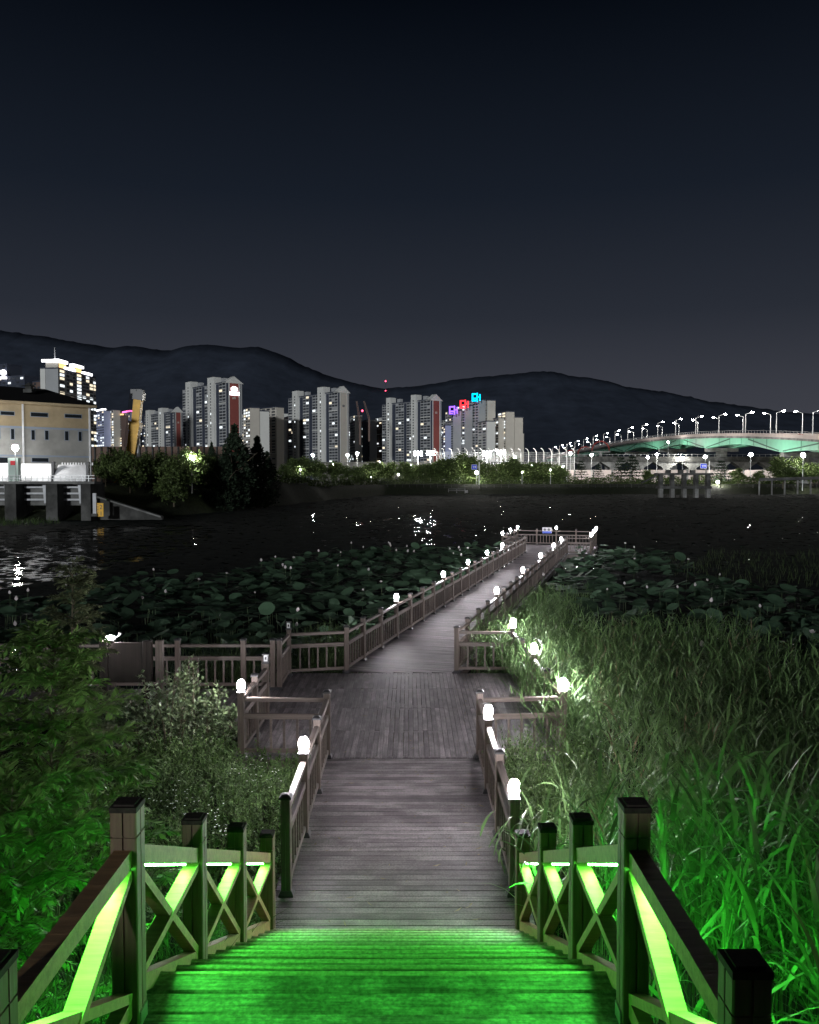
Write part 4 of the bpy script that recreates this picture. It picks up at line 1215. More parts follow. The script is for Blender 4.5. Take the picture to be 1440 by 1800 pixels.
def sluice():
    D = 106.0
    root = thing('sluice_gate', (at(80, 842, D).x, D, WATER_Z), 'concrete sluice with white radial gates, walkway and railing at the left', 'sluice')
    o = root.location
    def X(px, dd=0.0): return at(px, 842, D + dd).x - o.x
    def Z(py, dd=0.0): return at(80, py, D + dd).z - o.z
    def bx(name, x0, x1, y0, y1, dy0, dy1, m):
        return obj(name, MB().box(((X(x0) + X(x1)) / 2, (dy0 + dy1) / 2, (Z(y0) + Z(y1)) / 2), (X(x1) - X(x0), dy1 - dy0, Z(y0) - Z(y1))).mesh(name, m), root)
    bx('walkway_slab', -110, 172, 846.5, 850.5, -1.2, 1.6, M['concrete'])
    for x0, x1 in ((-62, -42), (14, 34), (86, 106), (147, 164)):
        bx('pier', x0, x1, 850.6, 922, -1.0, 4.0, M['dark_concrete'])
    for x0, x1, yt in ((-42, 10, 813), (16, 78, 814), (83, 140, 816)):
        # curved skin plate seen above the slab
        b = MB()
        prev = None
        for k in range(9):
            t = k / 8
            zz_ = Z(yt) * t + Z(846) * (1 - t); yy_ = 1.9 + 1.6 * t * t
            cur = (Vector((X(x0), yy_, zz_)), Vector((X(x1), yy_, zz_)))
            if prev: b.quad(prev[0], prev[1], cur[1], cur[0]); b.quad(*[v + Vector((0, .2, 0)) for v in (cur[0], cur[1], prev[1], prev[0])])
            prev = cur
        obj('gate_skin', b.mesh('gate_skin', M['gate_white'], True), root)
        xm0, xm1 = x0 + 20 if x0 > 0 else x0, x1
        for yb in (855, 866, 877):
            bx('gate_rib', max(xm0, x0 + 18), x1 - 1, yb, yb + 3.2, 1.0, 1.6, M['gate_white'])
        bx('gate_leaf', max(xm0, x0 + 18), x1 - 1, 851.5, 889, 1.7, 1.9, M['concrete'])
        obj('gate_arm', MB().beam((X(x1 - 1), .2, Z(851)), (X(x1 + 4), -.2, Z(885)), .4, .4, (0, 1, 0)).mesh('gate_arm', M['gate_white']), root)
        bx('gate_frame', x1 + .5, x1 + 5, 811, 846, 2.0, 2.6, M['black_metal'])
    b = MB()
    for px in range(-108, 172, 10): b.box((X(px), -1.1, (Z(836) + Z(846.4)) / 2), (.07, .07, Z(836) - Z(846.4)))
    for py in (836, 841): b.box(((X(-110) + X(172)) / 2, -1.1, Z(py)), (X(172) - X(-110), .06, .06))
    obj('handrail', b.mesh('handrail', M['steel']), root)
    b = MB()
    for px in range(86, 144, 5): b.box((X(px), 4.2, (Z(812) + Z(817)) / 2), (.16, .16, Z(812) - Z(817)))
    obj('rear_railing', b.mesh('rear_railing', M['gate_white']), root)
    # control cabinet
    c = thing('control_cabinet', at(26, 846, D - .2), 'small glazed control cabinet with a red panel on the sluice walkway', 'cabinet')
    obj('frame', MB().box((0, 0, 1.5), (1.3, .8, 3.0)).mesh('frame', mat('pale_green_frame', (.5, .62, .56), .5)), c)
    obj('red_panel', MB().box((0.0, -.43, 2.35), (.6, .05, .55)).mesh('red_panel', mat('red_panel', (.6, .04, .05), .5)), c)
    # lamp
    t = thing('sluice_lamp', at(28, 846, D - .6), 'bright globe lamp on a pole above the sluice walkway', 'lamp')
    H = at(28, 787, D - .6).z - t.location.z
    obj('pole', MB().tube([(0, 0, 0), (0, 0, H - .38)], .06, 8).mesh('pole', M['steel']), t)
    obj('globe', MB().lathe([(.12, H - .40), (.32, H - .25), (.40, H), (.32, H + .25), (.1, H + .4)], n=12).mesh('globe', M['sluice_glow']), t)
    t = thing('sluice_lamp', at(-75, 846, D - .6), 'bright globe lamp farther left on the sluice walkway, beyond the edge', 'lamp')
    obj('pole', MB().tube([(0, 0, 0), (0, 0, H - .38)], .06, 8).mesh('pole', M['steel']), t)
    obj('globe', MB().lathe([(.12, H - .40), (.32, H - .25), (.40, H), (.32, H + .25), (.1, H + .4)], n=12).mesh('globe', M['sluice_glow']), t)
sluice()

def text_mesh(s, size, m, name):
    cu = bpy.data.curves.new('txt', 'FONT'); cu.body = s; cu.size = size; cu.extrude = 0.01; cu.align_x = 'CENTER'
    to = bpy.data.objects.new('txt', cu); C.objects.link(to)
    me = bpy.data.meshes.new_from_object(to.evaluated_get(bpy.context.evaluated_depsgraph_get()))
    bpy.data.objects.remove(to)
    me.name = name; me.materials.clear(); me.materials.append(m)
    return me
D = 103.5
p = at(176.5, 908, D)
t = thing('water_gauge', p, 'yellow water level gauge board with black figures by the sluice', 'gauge')
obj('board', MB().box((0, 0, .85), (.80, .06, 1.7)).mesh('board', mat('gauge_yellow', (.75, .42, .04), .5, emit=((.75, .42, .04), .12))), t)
for s_, z in (('2', .95), ('1', .12)):
    obj('figure', text_mesh(s_, .75, M['black_metal'], 'figure'), t, (0.1, -.045, z), rot=(math.pi / 2, 0, 0))
b = MB()
for k in range(8): b.box((-.30, -.036, .1 + .2 * k), (.18, .01, .07))
obj('tick_marks', b.mesh('tick_marks', M['black_metal']), t)
p = at(167, 903, D)
t = thing('marker_post', p, 'tall white marker post at the corner of the sluice', 'post')
obj('post', MB().box((0, 0, 1.3), (.42, .3, 2.6)).mesh('post', M['gate_white']), t)
obj('foot', MB().box((0, 0, -.15), (.7, .6, .36)).mesh('foot', M['dark_concrete']), t)
t = thing('wing_wall', at(230, 912, 106), 'sloping concrete wing wall running down to the water beside the gauge', 'wall')
b = MB().prism([at(171, 873, 107) - t.location, at(183, 875, 107) - t.location, at(285, 909, 107) - t.location, at(285, 916, 107) - t.location, at(171, 920, 107) - t.location], (0, .8, 0))
obj('wall', b.mesh('wall', M['dark_concrete']), t)
obj('coping', MB().beam(at(171, 872.5, 106.9) - t.location, at(285, 908.5, 106.9) - t.location, 1.1, .2).mesh('coping', M['concrete']), t)
# small islands of grass in front of the sluice
x, y = scatter(900, -54, -40, 92, 103, lambda x, y: ((x + 48) / 6.5) ** 2 + ((y - 97) / 5) ** 2 < 1)
N = len(x)
V, F = blades(np.stack([x, y, np.full(N, WATER_Z)], -1), U(0, 6.28, N), U(.9, 1.5, N), U(.3, 1.0, N), U(.4, 1.2, N), U(.04, .09, N), 3, rng.normal(0, .5, N))
stuff('mud_bank_grass', V, F, M['grass'], 'low grass on the mud bank in front of the sluice', 'grass')

# crane boom
M['crane_yellow'] = mat('crane_yellow', (.80, .44, .02), .45, .4, noise=(1.5, .12), emit=((.62, .33, .02), .0))
def crane():
    D = 131.0
    root = thing('mobile_crane', at(230, 850, D), 'mobile crane with raised yellow telescopic boom behind the trees', 'crane')
    o = root.location
    def W(px, py, dd=0): return at(px, py, D + dd) - o
    obj('carrier', MB().box((0, 1.5, .9), (3.2, 9, 1.5)).box((0, -2.2, 2.3), (2.8, 2.4, 1.4)).mesh('carrier', M['crane_yellow']), root)
    for sx in (-1.45, 1.45):
        for yy_ in (-1.8, 0.3, 3.2, 4.8):
            obj('wheel', MB().lathe([(.3, -.18), (.55, -.18), (.55, .18), (.3, .18)], n=12).mesh('wheel', M['black_metal']), root, (sx, yy_, .35), rot=(0, math.pi / 2, 0))
    obj('boom', MB().beam(W(229, 815), W(238.5, 752), 1.45, 1.45, (0, 1, 0)).mesh('boom', M['crane_yellow']), root)
    obj('boom_collar', MB().beam(W(237.4, 757), W(239.3, 742), 1.62, 1.62, (0, 1, 0)).mesh('boom_collar', M['crane_yellow']), root)
    obj('boom_section', MB().beam(W(239, 745), W(243.5, 702), 1.20, 1.2, (0, 1, 0)).mesh('boom_section', M['crane_yellow']), root)
    b = MB().beam(W(243.3, 703), W(245.5, 689), 1.6, 1.6, (0, 1, 0)).box(W(236, 690), (.9, .9, 1.0)).box(W(250, 691), (.6, .8, .9)).box(W(240, 686.5), (1.6, .6, .4))
    obj('boom_head', b.mesh('boom_head', M['black_metal']), root)
    obj('ram', MB().tube([W(243, 765), W(241.5, 805)], .2, 8).mesh('ram', M['gate_white']), root)
    b = MB()
    for k in range(4): b.tube([W(228 + k * 1.6, 691, -.8), W(217 + k * 2.6, 800, -.8)], .035, 4)
    obj('cable', b.mesh('cable', M['black_metal']), root)
crane()
# brown sheet wall behind the trees
t = thing('site_wall', at(250, 842, 172), 'brown ribbed site wall behind the trees and the crane', 'wall')
M['brown_wall'] = mat('brown_sheet', (.20, .13, .10), .7, .3, noise=(.6, .15))
xa, xb, zt_ = at(150, 785, 172).x, at(398, 785, 172).x, at(150, 785, 172).z
obj('sheet', MB().box(((xa + xb) / 2 - t.location.x, .2, (zt_ + 2) / 2 - t.location.z), (xb - xa, .2, zt_ - 2)).mesh('sheet', M['brown_wall']), t)
for k in range(22):
    obj('rib', box_mesh('rib', .3, .3, zt_ - 2.05, M['dark_concrete']), t, (xa + (xb - xa) * (k + .5) / 22 - t.location.x, -.06, (zt_ + 2) / 2 - t.location.z))
# lamp inside the lit tree
def path_lamp(px, py, D, label, r=.35, m=None, name='street_lamp', pole=True, group='street lamps on the far shore'):
    p = at(px, py, D); zb = float(ground_z(p.x, D)) - .05
    t = thing(name, (p.x, D, zb), label, 'lamp', group)
    H = p.z - zb
    if pole: obj('pole', MB().tube([(0, 0, 0), (0, 0, H - r * .9)], [.14, .09], 8).mesh('pole', M['steel']), t)
    obj('lamp_head', MB().lathe([(r * .45, H - r * .95), (r * .92, H - r * .4), (r, H), (r * .8, H + r * .55), (r * .25, H + r * .95)], n=10).mesh('lamp_head', m or M['city_lamp']), t)
    return t
path_lamp(337, 806, 129, 'lamp shining through the leaves of the broadleaf tree on the left bank', .42)
# ------------------------------------------------------------------ apartment towers
M['apt_wall'] = mat('apartment_wall', (.46, .47, .48), .85, .2, noise=(.05, .10))
M['apt_white'] = mat('apartment_white', (.82, .82, .78), .85, .2, noise=(.05, .08))
M['apt_beige'] = mat('apartment_beige', (.64, .60, .53), .85, .2, noise=(.05, .08))
M['apt_dark'] = mat('apartment_dark', (.06, .07, .10), .7, .3)
M['apt_red'] = mat('apartment_red', (.34, .10, .085), .85, .2, noise=(.05, .08))
M['apt_brown'] = mat('apartment_brown', (.20, .14, .12), .85, .2, noise=(.05, .08))
M['apt_blue'] = mat('apartment_blue', (.42, .46, .66), .85, .2, noise=(.05, .08))
M['apt_glass'] = mat('apartment_glass', (.055, .062, .075), .5, .4, island=.6)
M['win_warm'] = glow('lit_window_warm', (1.0, .86, .62), 1.3)
M['win_cool'] = glow('lit_window_cool', (.88, .96, 1.0), 1.5)
M['roof_light'] = glow('roof_light_bar', (.95, .95, 1.0), 4.0)
M['roof_amber'] = glow('roof_amber_light', (1.0, .62, .25), 1.6)
M['sign_white_glow'] = glow('white_sign_glow', (.95, .93, 1.0), 4.0)

class Tower:
    def __init__(s, label, xc, yc, D, xe, ye, xg, floors, cat='building', zb=0.0, body=None, name='apartment_tower'):
        """corner pixel (xc, yc) at distance D; the long face runs to pixel xe whose top is at ye; the end face to xg"""
        c = at(xc, yc, D); s.zt = c.z; s.zb = zb
        v = at(xe, ye, 1.0)
        De = (s.zt - CAM_Z) / (v.z - CAM_Z)
        e = at(xe, ye, De)
        s.c = Vector((c.x, c.y, 0)); s.u = Vector((e.x - c.x, e.y - c.y, 0)); s.L = s.u.length; s.u.normalize()
        s.d = Vector((-s.u.y, s.u.x, 0))
        if s.d.y < 0: s.d = -s.d
        k = (xg - 720) / FPX
        den = s.d.x - k * s.d.y
        s.W = (k * s.c.y - s.c.x) / den if abs(den) > 1e-4 else 14.0
        s.W = max(9.0, min(30.0, s.W)) if s.W > 0 else 14.0
        s.floors = floors
        s.root = thing(name, (c.x, c.y, zb), label, cat, 'apartment towers beyond the pond')
        s.o = s.root.location
        s.body = body or M['apt_wall']
        s.slab('wall', 0, s.L, 0, s.W, zb, s.zt, s.body)
        s.gl, s.lit_w, s.lit_c, s.tr = MB(), MB(), MB(), MB()
    def Q(s, a, b, z): return s.c + s.u * a + s.d * b + Vector((0, 0, z)) - s.o
    def add(s, b, a0, a1, b0, b1, z0, z1):
        b.prism([s.Q(a0, b0, z0), s.Q(a1, b0, z0), s.Q(a1, b1, z0), s.Q(a0, b1, z0)], (0, 0, z1 - z0))
    def slab(s, name, a0, a1, b0, b1, z0, z1, m, par=None):
        b = MB(); s.add(b, a0, a1, b0, b1, z0, z1)
        return obj(name, b.mesh(name, m), par or s.root)
    def grid(s, f0, f1, bays, lit=.04, wfrac=.8, hfrac=.62):
        fh = (s.zt - s.zb) / s.floors
        bw = (f1 - f0) * s.L / bays
        for fl in range(1, s.floors):
            z0 = s.zb + fl * fh + fh * (1 - hfrac) * .6
            for k in range(bays):
                a = f0 * s.L + (k + .5) * bw
                if random.random() < .06: continue
                r_ = random.random()
                tgt = s.gl if r_ > lit * 1.6 else (s.lit_w if r_ < lit * .6 else s.lit_c)
                s.add(tgt, a - bw * wfrac / 2, a + bw * wfrac / 2, -.25, -.01, z0, z0 + fh * hfrac)
        if f1 - f0 > .09:
            for q in range(1, 5):
                z = s.zb + (s.zt - s.zb) * q / 5
                s.add(s.tr, f0 * s.L, f1 * s.L, -.5, -.26, z - .4, z + .4)
    def endgrid(s, b0, b1, bays, lit=.05):
        """windows on the end face (a = 0)"""
        fh = (s.zt - s.zb) / s.floors; bw = (b1 - b0) * s.W / bays
        for fl in range(1, s.floors):
            for k in range(bays):
                b = b0 * s.W + (k + .5) * bw; z0 = s.zb + fl * fh + .25 * fh
                r_ = random.random(); tgt = s.gl if r_ > lit else s.lit_c
                s.add(tgt, -.25, -.01, b - bw * .35, b + bw * .35, z0, z0 + fh * .55)
    def dark(s, f0, f1): s.slab('recess_shade', f0 * s.L, f1 * s.L, -.18, -.01, s.zb, s.zt - .5, M['apt_dark'])  # dark panel on the wall stands in for the shade inside a recess
    def stair(s, f0, f1, extra=7.0, m=None, lit=.15):
        a0, a1 = f0 * s.L, f1 * s.L
        t = s.slab('stair_tower', a0, a1, -2.2, 6.0, s.zb, s.zt + extra, m or M['apt_white'])
        b, g = MB(), MB()
        fh = (s.zt - s.zb) / s.floors
        for fl in range(2, s.floors + 1):
            z0 = s.zb + fl * fh
            s.add(g if random.random() > lit else b, (a0 + a1) / 2 - .8, (a0 + a1) / 2 + .8, -2.35, -2.21, z0, z0 + fh * .45)
        tag(obj('stair_windows', g.mesh('stair_windows', M['apt_glass']), t), kind='stuff')
        if b.v: tag(obj('lit_stair_windows', b.mesh('lit_stair_windows', M['win_cool']), t), kind='stuff')
        s.slab('roof_room', a0 - s.L * .16, a0 - s.L * .10, 1, 5, s.zt, s.zt + extra * .7, M['apt_wall'])
    def gable(s, m, trim=True, ph=6.5):
        """pediment and coloured panel on the end face"""
        p = [s.Q(-.6, -1.6, s.zt - .4), s.Q(-.6, s.W + 1.6, s.zt - .4), s.Q(-.6, s.W / 2, s.zt + ph)]
        obj('pediment', MB().prism(p, s.u * 7.0).mesh('pediment', M['apt_white']), s.root)
        s.slab('gable_panel', -.4, -.01, s.W * .22, s.W * .78, s.zb, s.zt - .5, m)
        s.slab('gable_side', -.25, -.01, s.W * .02, s.W * .15, s.zb, s.zt - .5, M['apt_dark'])
        if trim:
            for q in (.16, .79): s.slab('gable_trim', -.7, -.01, s.W * q, s.W * (q + .05), s.zb, s.zt - .5, M['apt_white'])
        g = MB()
        z = s.zt - (s.zt - s.zb) * .16
        for k in range(3): s.add(g, -.5, -.41, s.W * (.40 + .07 * k), s.W * (.44 + .07 * k), z, z + 2.2)
        obj('block_number', g.mesh('block_number', M['apt_dark'] if m is not M['apt_red'] else M['apt_beige']), s.root)
    def done(s):
        for nm, b, m in (('windows', s.gl, M['apt_glass']), ('lit_windows', s.lit_c, M['win_cool']), ('warm_windows', s.lit_w, M['win_warm']), ('string_courses', s.tr, M['apt_white'])):
            if b.v: tag(obj(nm, b.mesh(nm, m), s.root), kind='stuff')
        s.slab('parapet', -.3, s.L + .3, -.3, s.W + .3, s.zt, s.zt + 1.0, M['apt_dark'])
        return s

# E: the tall one with the lit sign
def big(label, xc, yc, D, xe, ye, xg, fl, tw, dk, gm, lit=.035):
    T = Tower(label, xc, yc, D, xe, ye, xg, fl)
    for f0, f1 in tw: T.stair(f0, f1)
    for f0, f1 in dk: T.dark(f0, f1)
    ed = sorted([0.0] + [q for ab in tw + dk for q in ab] + [1.0])
    for f0, f1 in zip(ed[0::2], ed[1::2]):
        if f1 - f0 > .03: T.grid(f0 + .004, f1 - .004, max(1, int(round((f1 - f0) * 15))), lit)
    T.gable(gm)
    return T.done()
T = big('tall apartment tower with a glowing white sign high on its red gable', 397, 672, 800, 321, 686, 427, 33, [(.22, .36), (.75, .88)], [(.15, .21), (.47, .53), (.67, .74)], M['apt_red'])
b = MB()
T.add(b, -.9, -.45, T.W * .30, T.W * .70, T.zt - 7.5, T.zt - 4.6); T.add(b, -.9, -.45, T.W * .22, T.W * .80, T.zt - 12, T.zt - 8.6)
T.add(b, -.9, -.45, T.W * .38, T.W * .60, T.zt - 4.6, T.zt - 3.6)
obj('lit_sign', b.mesh('lit_sign', M['sign_white_glow']), T.root)
big('tall apartment tower with a pale beige gable, left of the tower cranes', 594, 689, 830, 507, 701, 614, 31, [(.24, .36), (.77, .88)], [(.17, .22), (.5, .56), (.69, .75)], M['apt_beige'], .05)
big('tall apartment tower with a plain dark red gable, right of the tower cranes', 757, 703, 860, 672, 712, 776, 30, [(.26, .36), (.79, .88)], [(.2, .25), (.48, .53), (.71, .78)], M['apt_red'], .045)
big('shorter apartment tower with a red gable directly right of the crane boom', 306, 724, 1010, 254, 732, 322, 27, [(.33, .46), (.77, .90)], [(.05, .12), (.27, .32)], M['apt_red'], .03)

# B: tower with light bars on the roof, seen above the pump house
T = Tower('apartment tower crowned with white light bars, above the dark roof', 102, 648, 640, 168, 665, 75, 32, body=M['apt_wall'])
T.grid(.03, .16, 1, .5); T.grid(.2, .45, 3, .12); T.grid(.47, .60, 1, .6); T.grid(.62, .92, 3, .22); T.grid(.93, 1.0, 1, .5)
T.slab('end_panel', -.4, -.01, T.W * .72, T.W * 1.0, T.zb, T.zt, M['apt_white'])
for a0, a1, z, h_ in ((-.02, .22, 5.2, 2.2), (.14, .42, .9, 1.8), (.38, .64, 5.0, 2.0), (.66, .88, .9, 2.0)):
    T.slab('light_bar', a0 * T.L, a1 * T.L, -1.0, 3.0, T.zt + z, T.zt + z + h_, M['roof_light'])
T.slab('light_bar', -.9, -.1, 2, T.W * .9, T.zt + 5.2, T.zt + 7.2, M['roof_light'])
for a0, a1 in ((.0, .2), (.42, .60)):
    T.slab('roof_house', a0 * T.L, a1 * T.L, .2, 10, T.zt + 1.0, T.zt + 5.0, M['apt_beige'])
    T.slab('amber_panel', (a0 + .03) * T.L, (a1 - .01) * T.L, -.3, .19, T.zt + 1.2, T.zt + 4.6, M['roof_amber'])
T.slab('mast', .05 * T.L, .05 * T.L + .5, 4, 4.5, T.zt + 5, T.zt + 17, M['apt_wall'])
T.done()

def block(label, x0, x1, yt, D, m, fl, bays, lit=.06, top=None, xg=None, slope=3.0):
    T = Tower(label, x1, yt, D, x0, yt + slope, xg or x1 + 3, fl, body=m)
    T.grid(.03, .97, bays, lit, .62, .5)
    T.done()
    return T
block('slim dark tower with a glowing white emblem at the left edge', -14, 12, 641, 700, M['apt_dark'], 30, 3, .05)
e = at(6, 655, 698)
t = thing('tower_emblem', e, 'glowing white round emblem on the slim tower at the left edge', 'sign')
obj('disc', MB().lathe([(2.6, -.2), (2.6, .2)], n=14).mesh('disc', M['sign_white_glow']), t, rot=(math.pi / 2, 0, 0))
obj('bar', MB().box((0, 0, -4.4), (5.6, .4, 1.8)).mesh('bar', M['sign_white_glow']), t)
block('low grey tower block between the emblem tower and the light bar tower', 12, 43, 661, 690, M['apt_dark'], 28, 4, .10)
block('small dim block just left of the light bar tower', 45, 72, 671, 690, M['apt_brown'], 27, 4, .08)
# C: bluish cluster
for x0, x1, yt, m, lab, lit, roofm in ((168, 183, 722, M['apt_blue'], 'blue white tower with a pale roof light right of the pump house', .25, M['roof_light']),
                                 (185, 200, 721, M['apt_beige'], 'beige tower with rows of lit windows right of the pump house', .45, None),
                                 (200, 214, 731, M['apt_brown'], 'brown tower with amber roof light left of the crane', .25, M['roof_amber']),
                                 (213, 229, 725, M['apt_blue'], 'blue tower with a pink roof light left of the crane boom', .2, glow('pink_roof_light', (1, .15, .5), 3.0))):
    T = block(lab, x0, x1, yt, 1150, m, 28, 4, lit)
    if roofm: T.slab('roof_light', T.L * .1, T.L * .9, 0, 4, T.zt + 1.01, T.zt + 3.4, roofm)
block('grey tower just right of the crane boom behind the red gabled one', 246, 256, 728, 1150, M['apt_dark'], 27, 3, .06)
# F: mixed blocks between the big towers
for x0, x1, yt, m, lab, lit, D in ((428, 440, 717, M['apt_beige'], 'narrow beige tower with a column of lit windows behind the conifers', .3, 770),
                               (436, 447, 727, M['apt_dark'], 'dark slab with two bright windows behind the conifers', .12, 790),
                               (445, 457, 723, M['apt_white'], 'pale slab with a dark central strip behind the conifers', .1, 775),
                               (458, 486, 716, M['apt_beige'], 'broad beige tower block with a plain end wall', .02, 815),
                               (487, 495, 737, M['apt_white'], 'thin white stair tower beside the brown gable', .03, 1000),
                               (495, 507, 733, M['apt_brown'], 'small brown gabled block left of the beige gabled tower', .05, 1000)):
    block(lab, x0, x1, yt, D, m, 26, 3, lit)
# H
for x0, x1, yt, m, lab, lit in ((615, 624, 730, M['apt_white'], 'pale slim tower right of the beige gabled tower', .06),
                                (625, 638, 743, M['apt_dark'], 'dark block with bright windows under the tower cranes', .14),
                                (638, 650, 738, M['apt_wall'], 'grey block under the right tower crane', .08),
                                (651, 672, 741, M['apt_brown'], 'brownish block left of the plain red gabled tower', .06)):
    block(lab, x0, x1, yt, 980, m, 24, 4, lit)
block('slim bluish tower right of the plain red gable', 777, 783, 748, 850, M['apt_blue'], 24, 2, .3)
# J: stepped tower with coloured signs
def signed(label, x0, x1, yt, col, sx, sy, sl):
    T = block(label, x0, x1, yt, 845, M['apt_wall'], 30, 4, .06)
    g = glow('coloured_sign', col, 3.0)
    c = at(sx, sy, 836)
    t = thing('rooftop_sign', c, sl, 'sign')
    b = MB()
    for q in (((-3.6, 0, 0), (1.4, .6, 8)), ((-1.2, 0, 3.4), (3.4, .6, 1.4)), ((-1.2, 0, -1.2), (3.2, .6, 1.5)), ((1.2, 0, 0), (1.3, .6, 9)), ((3.3, 0, .4), (2.6, .6, 1.4)), ((3.9, 0, 0), (1.2, .6, 6.5)), ((-2.2, 0, -3.4), (3.8, .6, 1.3))):
        b.box(q[0], q[1])
    obj('lettering', b.mesh('lettering', g), t)
signed('stepped tower under the small purple sign', 783, 797, 722, (.25, .10, 1.0), 797, 721, 'small purple lettering sign on a stepped tower roof')
signed('stepped tower under the red sign', 798, 818, 713, (1.0, .03, .04), 816, 710.5, 'red lettering sign on a stepped tower roof')
signed('tallest stepped tower under the cyan sign', 819, 842, 703, (.0, .55, 1.0), 837, 698.5, 'cyan lettering sign on the tallest stepped tower')
block('pale end block right of the cyan sign', 844, 857, 704, 850, M['apt_beige'], 30, 2, .02)
block('lower pale block in front of the stepped towers', 840, 856, 741, 815, M['apt_white'], 22, 2, .02)
block('left wing of the last beige tower on the right', 863, 877, 735, 835, M['apt_beige'], 24, 3, .16)
block('tall middle of the last beige tower on the right', 875, 890, 724, 832, M['apt_beige'], 26, 2, .3)
block('right wing of the last beige tower on the right', 889, 905, 734, 835, M['apt_beige'], 24, 3, .16)

for n, (x0, x1, yt, m, lit) in enumerate(((231, 247, 735, M['apt_white'], .12), (396, 412, 738, M['apt_beige'], .1), (413, 429, 728, M['apt_white'], .1), (447, 459, 732, M['apt_white'], .14), (470, 484, 734, M['apt_beige'], .12), (484, 497, 727, M['apt_white'], .12), (500, 512, 742, M['apt_beige'], .15), (604, 618, 745, M['apt_white'], .15), (624, 640, 748, M['apt_beige'], .15), (641, 656, 744, M['apt_white'], .14), (660, 676, 733, M['apt_white'], .14), (770, 786, 738, M['apt_white'], .16), (898, 912, 762, M['apt_beige'], .1))):
    block(f'{ORD[n]} low distant block from the left filling a gap in the skyline', x0, x1, yt, 1350, m, 24, 3, lit)
# tower cranes and mast
M['red_glow'] = glow('red_beacon', (1.0, .08, .16), 6.0)
for n, (xa, ya, xb, yb) in enumerate(((633, 742, 627, 705), (649, 736, 640, 705))):
    t = thing('tower_crane', at(xa, ya + 40, 812), ['left slanting jib of a tower crane between two apartment towers', 'right slanting jib of a tower crane between two apartment towers'][n], 'crane', 'tower cranes on the skyline')
    a_, b_ = at(xa, ya, 812) - t.location, at(xb, yb, 812) - t.location
    bb = MB()
    for k in range(8):
        p, q = a_.lerp(b_, k / 8), a_.lerp(b_, (k + 1) / 8)
        bb.beam(p + Vector((.7, 0, 0)), q + Vector((-.7, 0, 0)), .3, .3, (0, 1, 0)); bb.beam(p + Vector((-.7, 0, 0)), q + Vector((.7, 0, 0)), .3, .3, (0, 1, 0))
    bb.beam(a_ + Vector((.8, 0, 0)), b_ + Vector((.6, 0, 0)), .4, .4, (0, 1, 0)); bb.beam(a_ - Vector((.8, 0, 0)), b_ - Vector((.6, 0, 0)), .4, .4, (0, 1, 0))
    obj('jib', bb.mesh('jib', M['apt_brown']), t)
    obj('mast', MB().box((a_.x, 0, a_.z / 2), (1.8, 1.8, a_.z)).mesh('mast', M['apt_brown']), t)
    if n == 0: obj('beacon', MB().lathe([(.4, -1), (1.1, 0), (.4, 1)], n=8).mesh('beacon', M['red_glow']), t, at(637, 722, 811) - t.location)
t = thing('radio_mast', at(678, 692, 3150), 'thin radio mast with red lights in the saddle of the mountain', 'mast')
H = at(678, 670, 3150).z - t.location.z
obj('mast', MB().box((0, 0, H / 2 - 20), (2.2, 2.2, H + 40)).mesh('mast', M['apt_dark']), t)
for z in (H, H * .22): obj('beacon', MB().lathe([(1, -3), (3.2, 0), (1, 3)], n=8).mesh('beacon', M['red_glow']), t, (0, 0, z))
# ------------------------------------------------------------------ far shore: lamps, fences, walls
def flood(px, py, D, label):
    p = at(px, py, D); zb = float(ground_z(p.x, D)) - .05
    t = thing('flood_light', (p.x, D, zb), label, 'lamp', 'flood lights behind the tree row')
    H = p.z - zb
    obj('pole', MB().tube([(0, 0, 0), (0, 0, H + 1)], [.32, .22], 8).mesh('pole', M['lamp_white']), t)
    obj('crossbar', MB().box((0, 0, H), (3.2, .2, .2)).box((0, 0, H + .9), (3.2, .2, .2)).mesh('crossbar', M['steel']), t)
    for dx in (-1.3, 0, 1.3):
        for dz in (-.1, .95):
            obj('lamp_head', MB().lathe([(.2, -.30), (.42, -.12), (.42, .2), (.15, .35)], n=8).mesh('lamp_head', M['city_lamp']), t, (dx, -.45, H + dz), rot=(math.pi / 2, 0, 0))
    return t
for px, py, lab in ((735, 799, 'left one of the first pair of dazzling flood lights behind the far trees'), (757, 798, 'right one of the first pair of dazzling flood lights behind the far trees'),
                    (856, 799, 'left one of the second pair of flood lights, joined by a gantry'), (881, 797, 'right one of the second pair of flood lights, joined by a gantry')):
    flood(px, py, 344, lab)
for px, py, D, lab in ((550, 800, 335, 'street lamp over the trees below the beige gabled tower'), (611, 800, 345, 'street lamp left of a close pair below the tower cranes'),
                       (628, 797, 350, 'taller street lamp of a close pair below the tower cranes'), (838, 831, 306, 'small low lamp among the far bank trees'),
                       (905, 804, 350, 'street lamp right of the second flood light pair'), (1003, 797, 350, 'street lamp left of the bridge ramp'),
                       (1139, 804, 330, 'street lamp left of a pair in front of the bridge'), (1175, 777, 470, 'bright lamp standing against the green girder face'), (1155, 799, 335, 'street lamp right of a pair in front of the bridge'),
                       (1240, 803, 396, 'dimmer added lamp under the green girder above the pier'), (1200, 805, 432, 'small added lamp under the green girder left of the pier'), (1110, 806, 528, 'far added lamp under the green girder above the pines'), (1320, 799, 344, 'street lamp standing under the green girder'), (1412, 800, 298, 'street lamp under the right end of the green girder'),  # first three lamps here are added to light the girder more evenly
                       (1262, 847, 303, 'low lamp at the far shore right of the concrete pier'), (1040, 800, 340, 'street lamp before the elevated road')):
    path_lamp(px, py, D, lab, .8 if 'under' in lab and 'girder' in lab else .55)
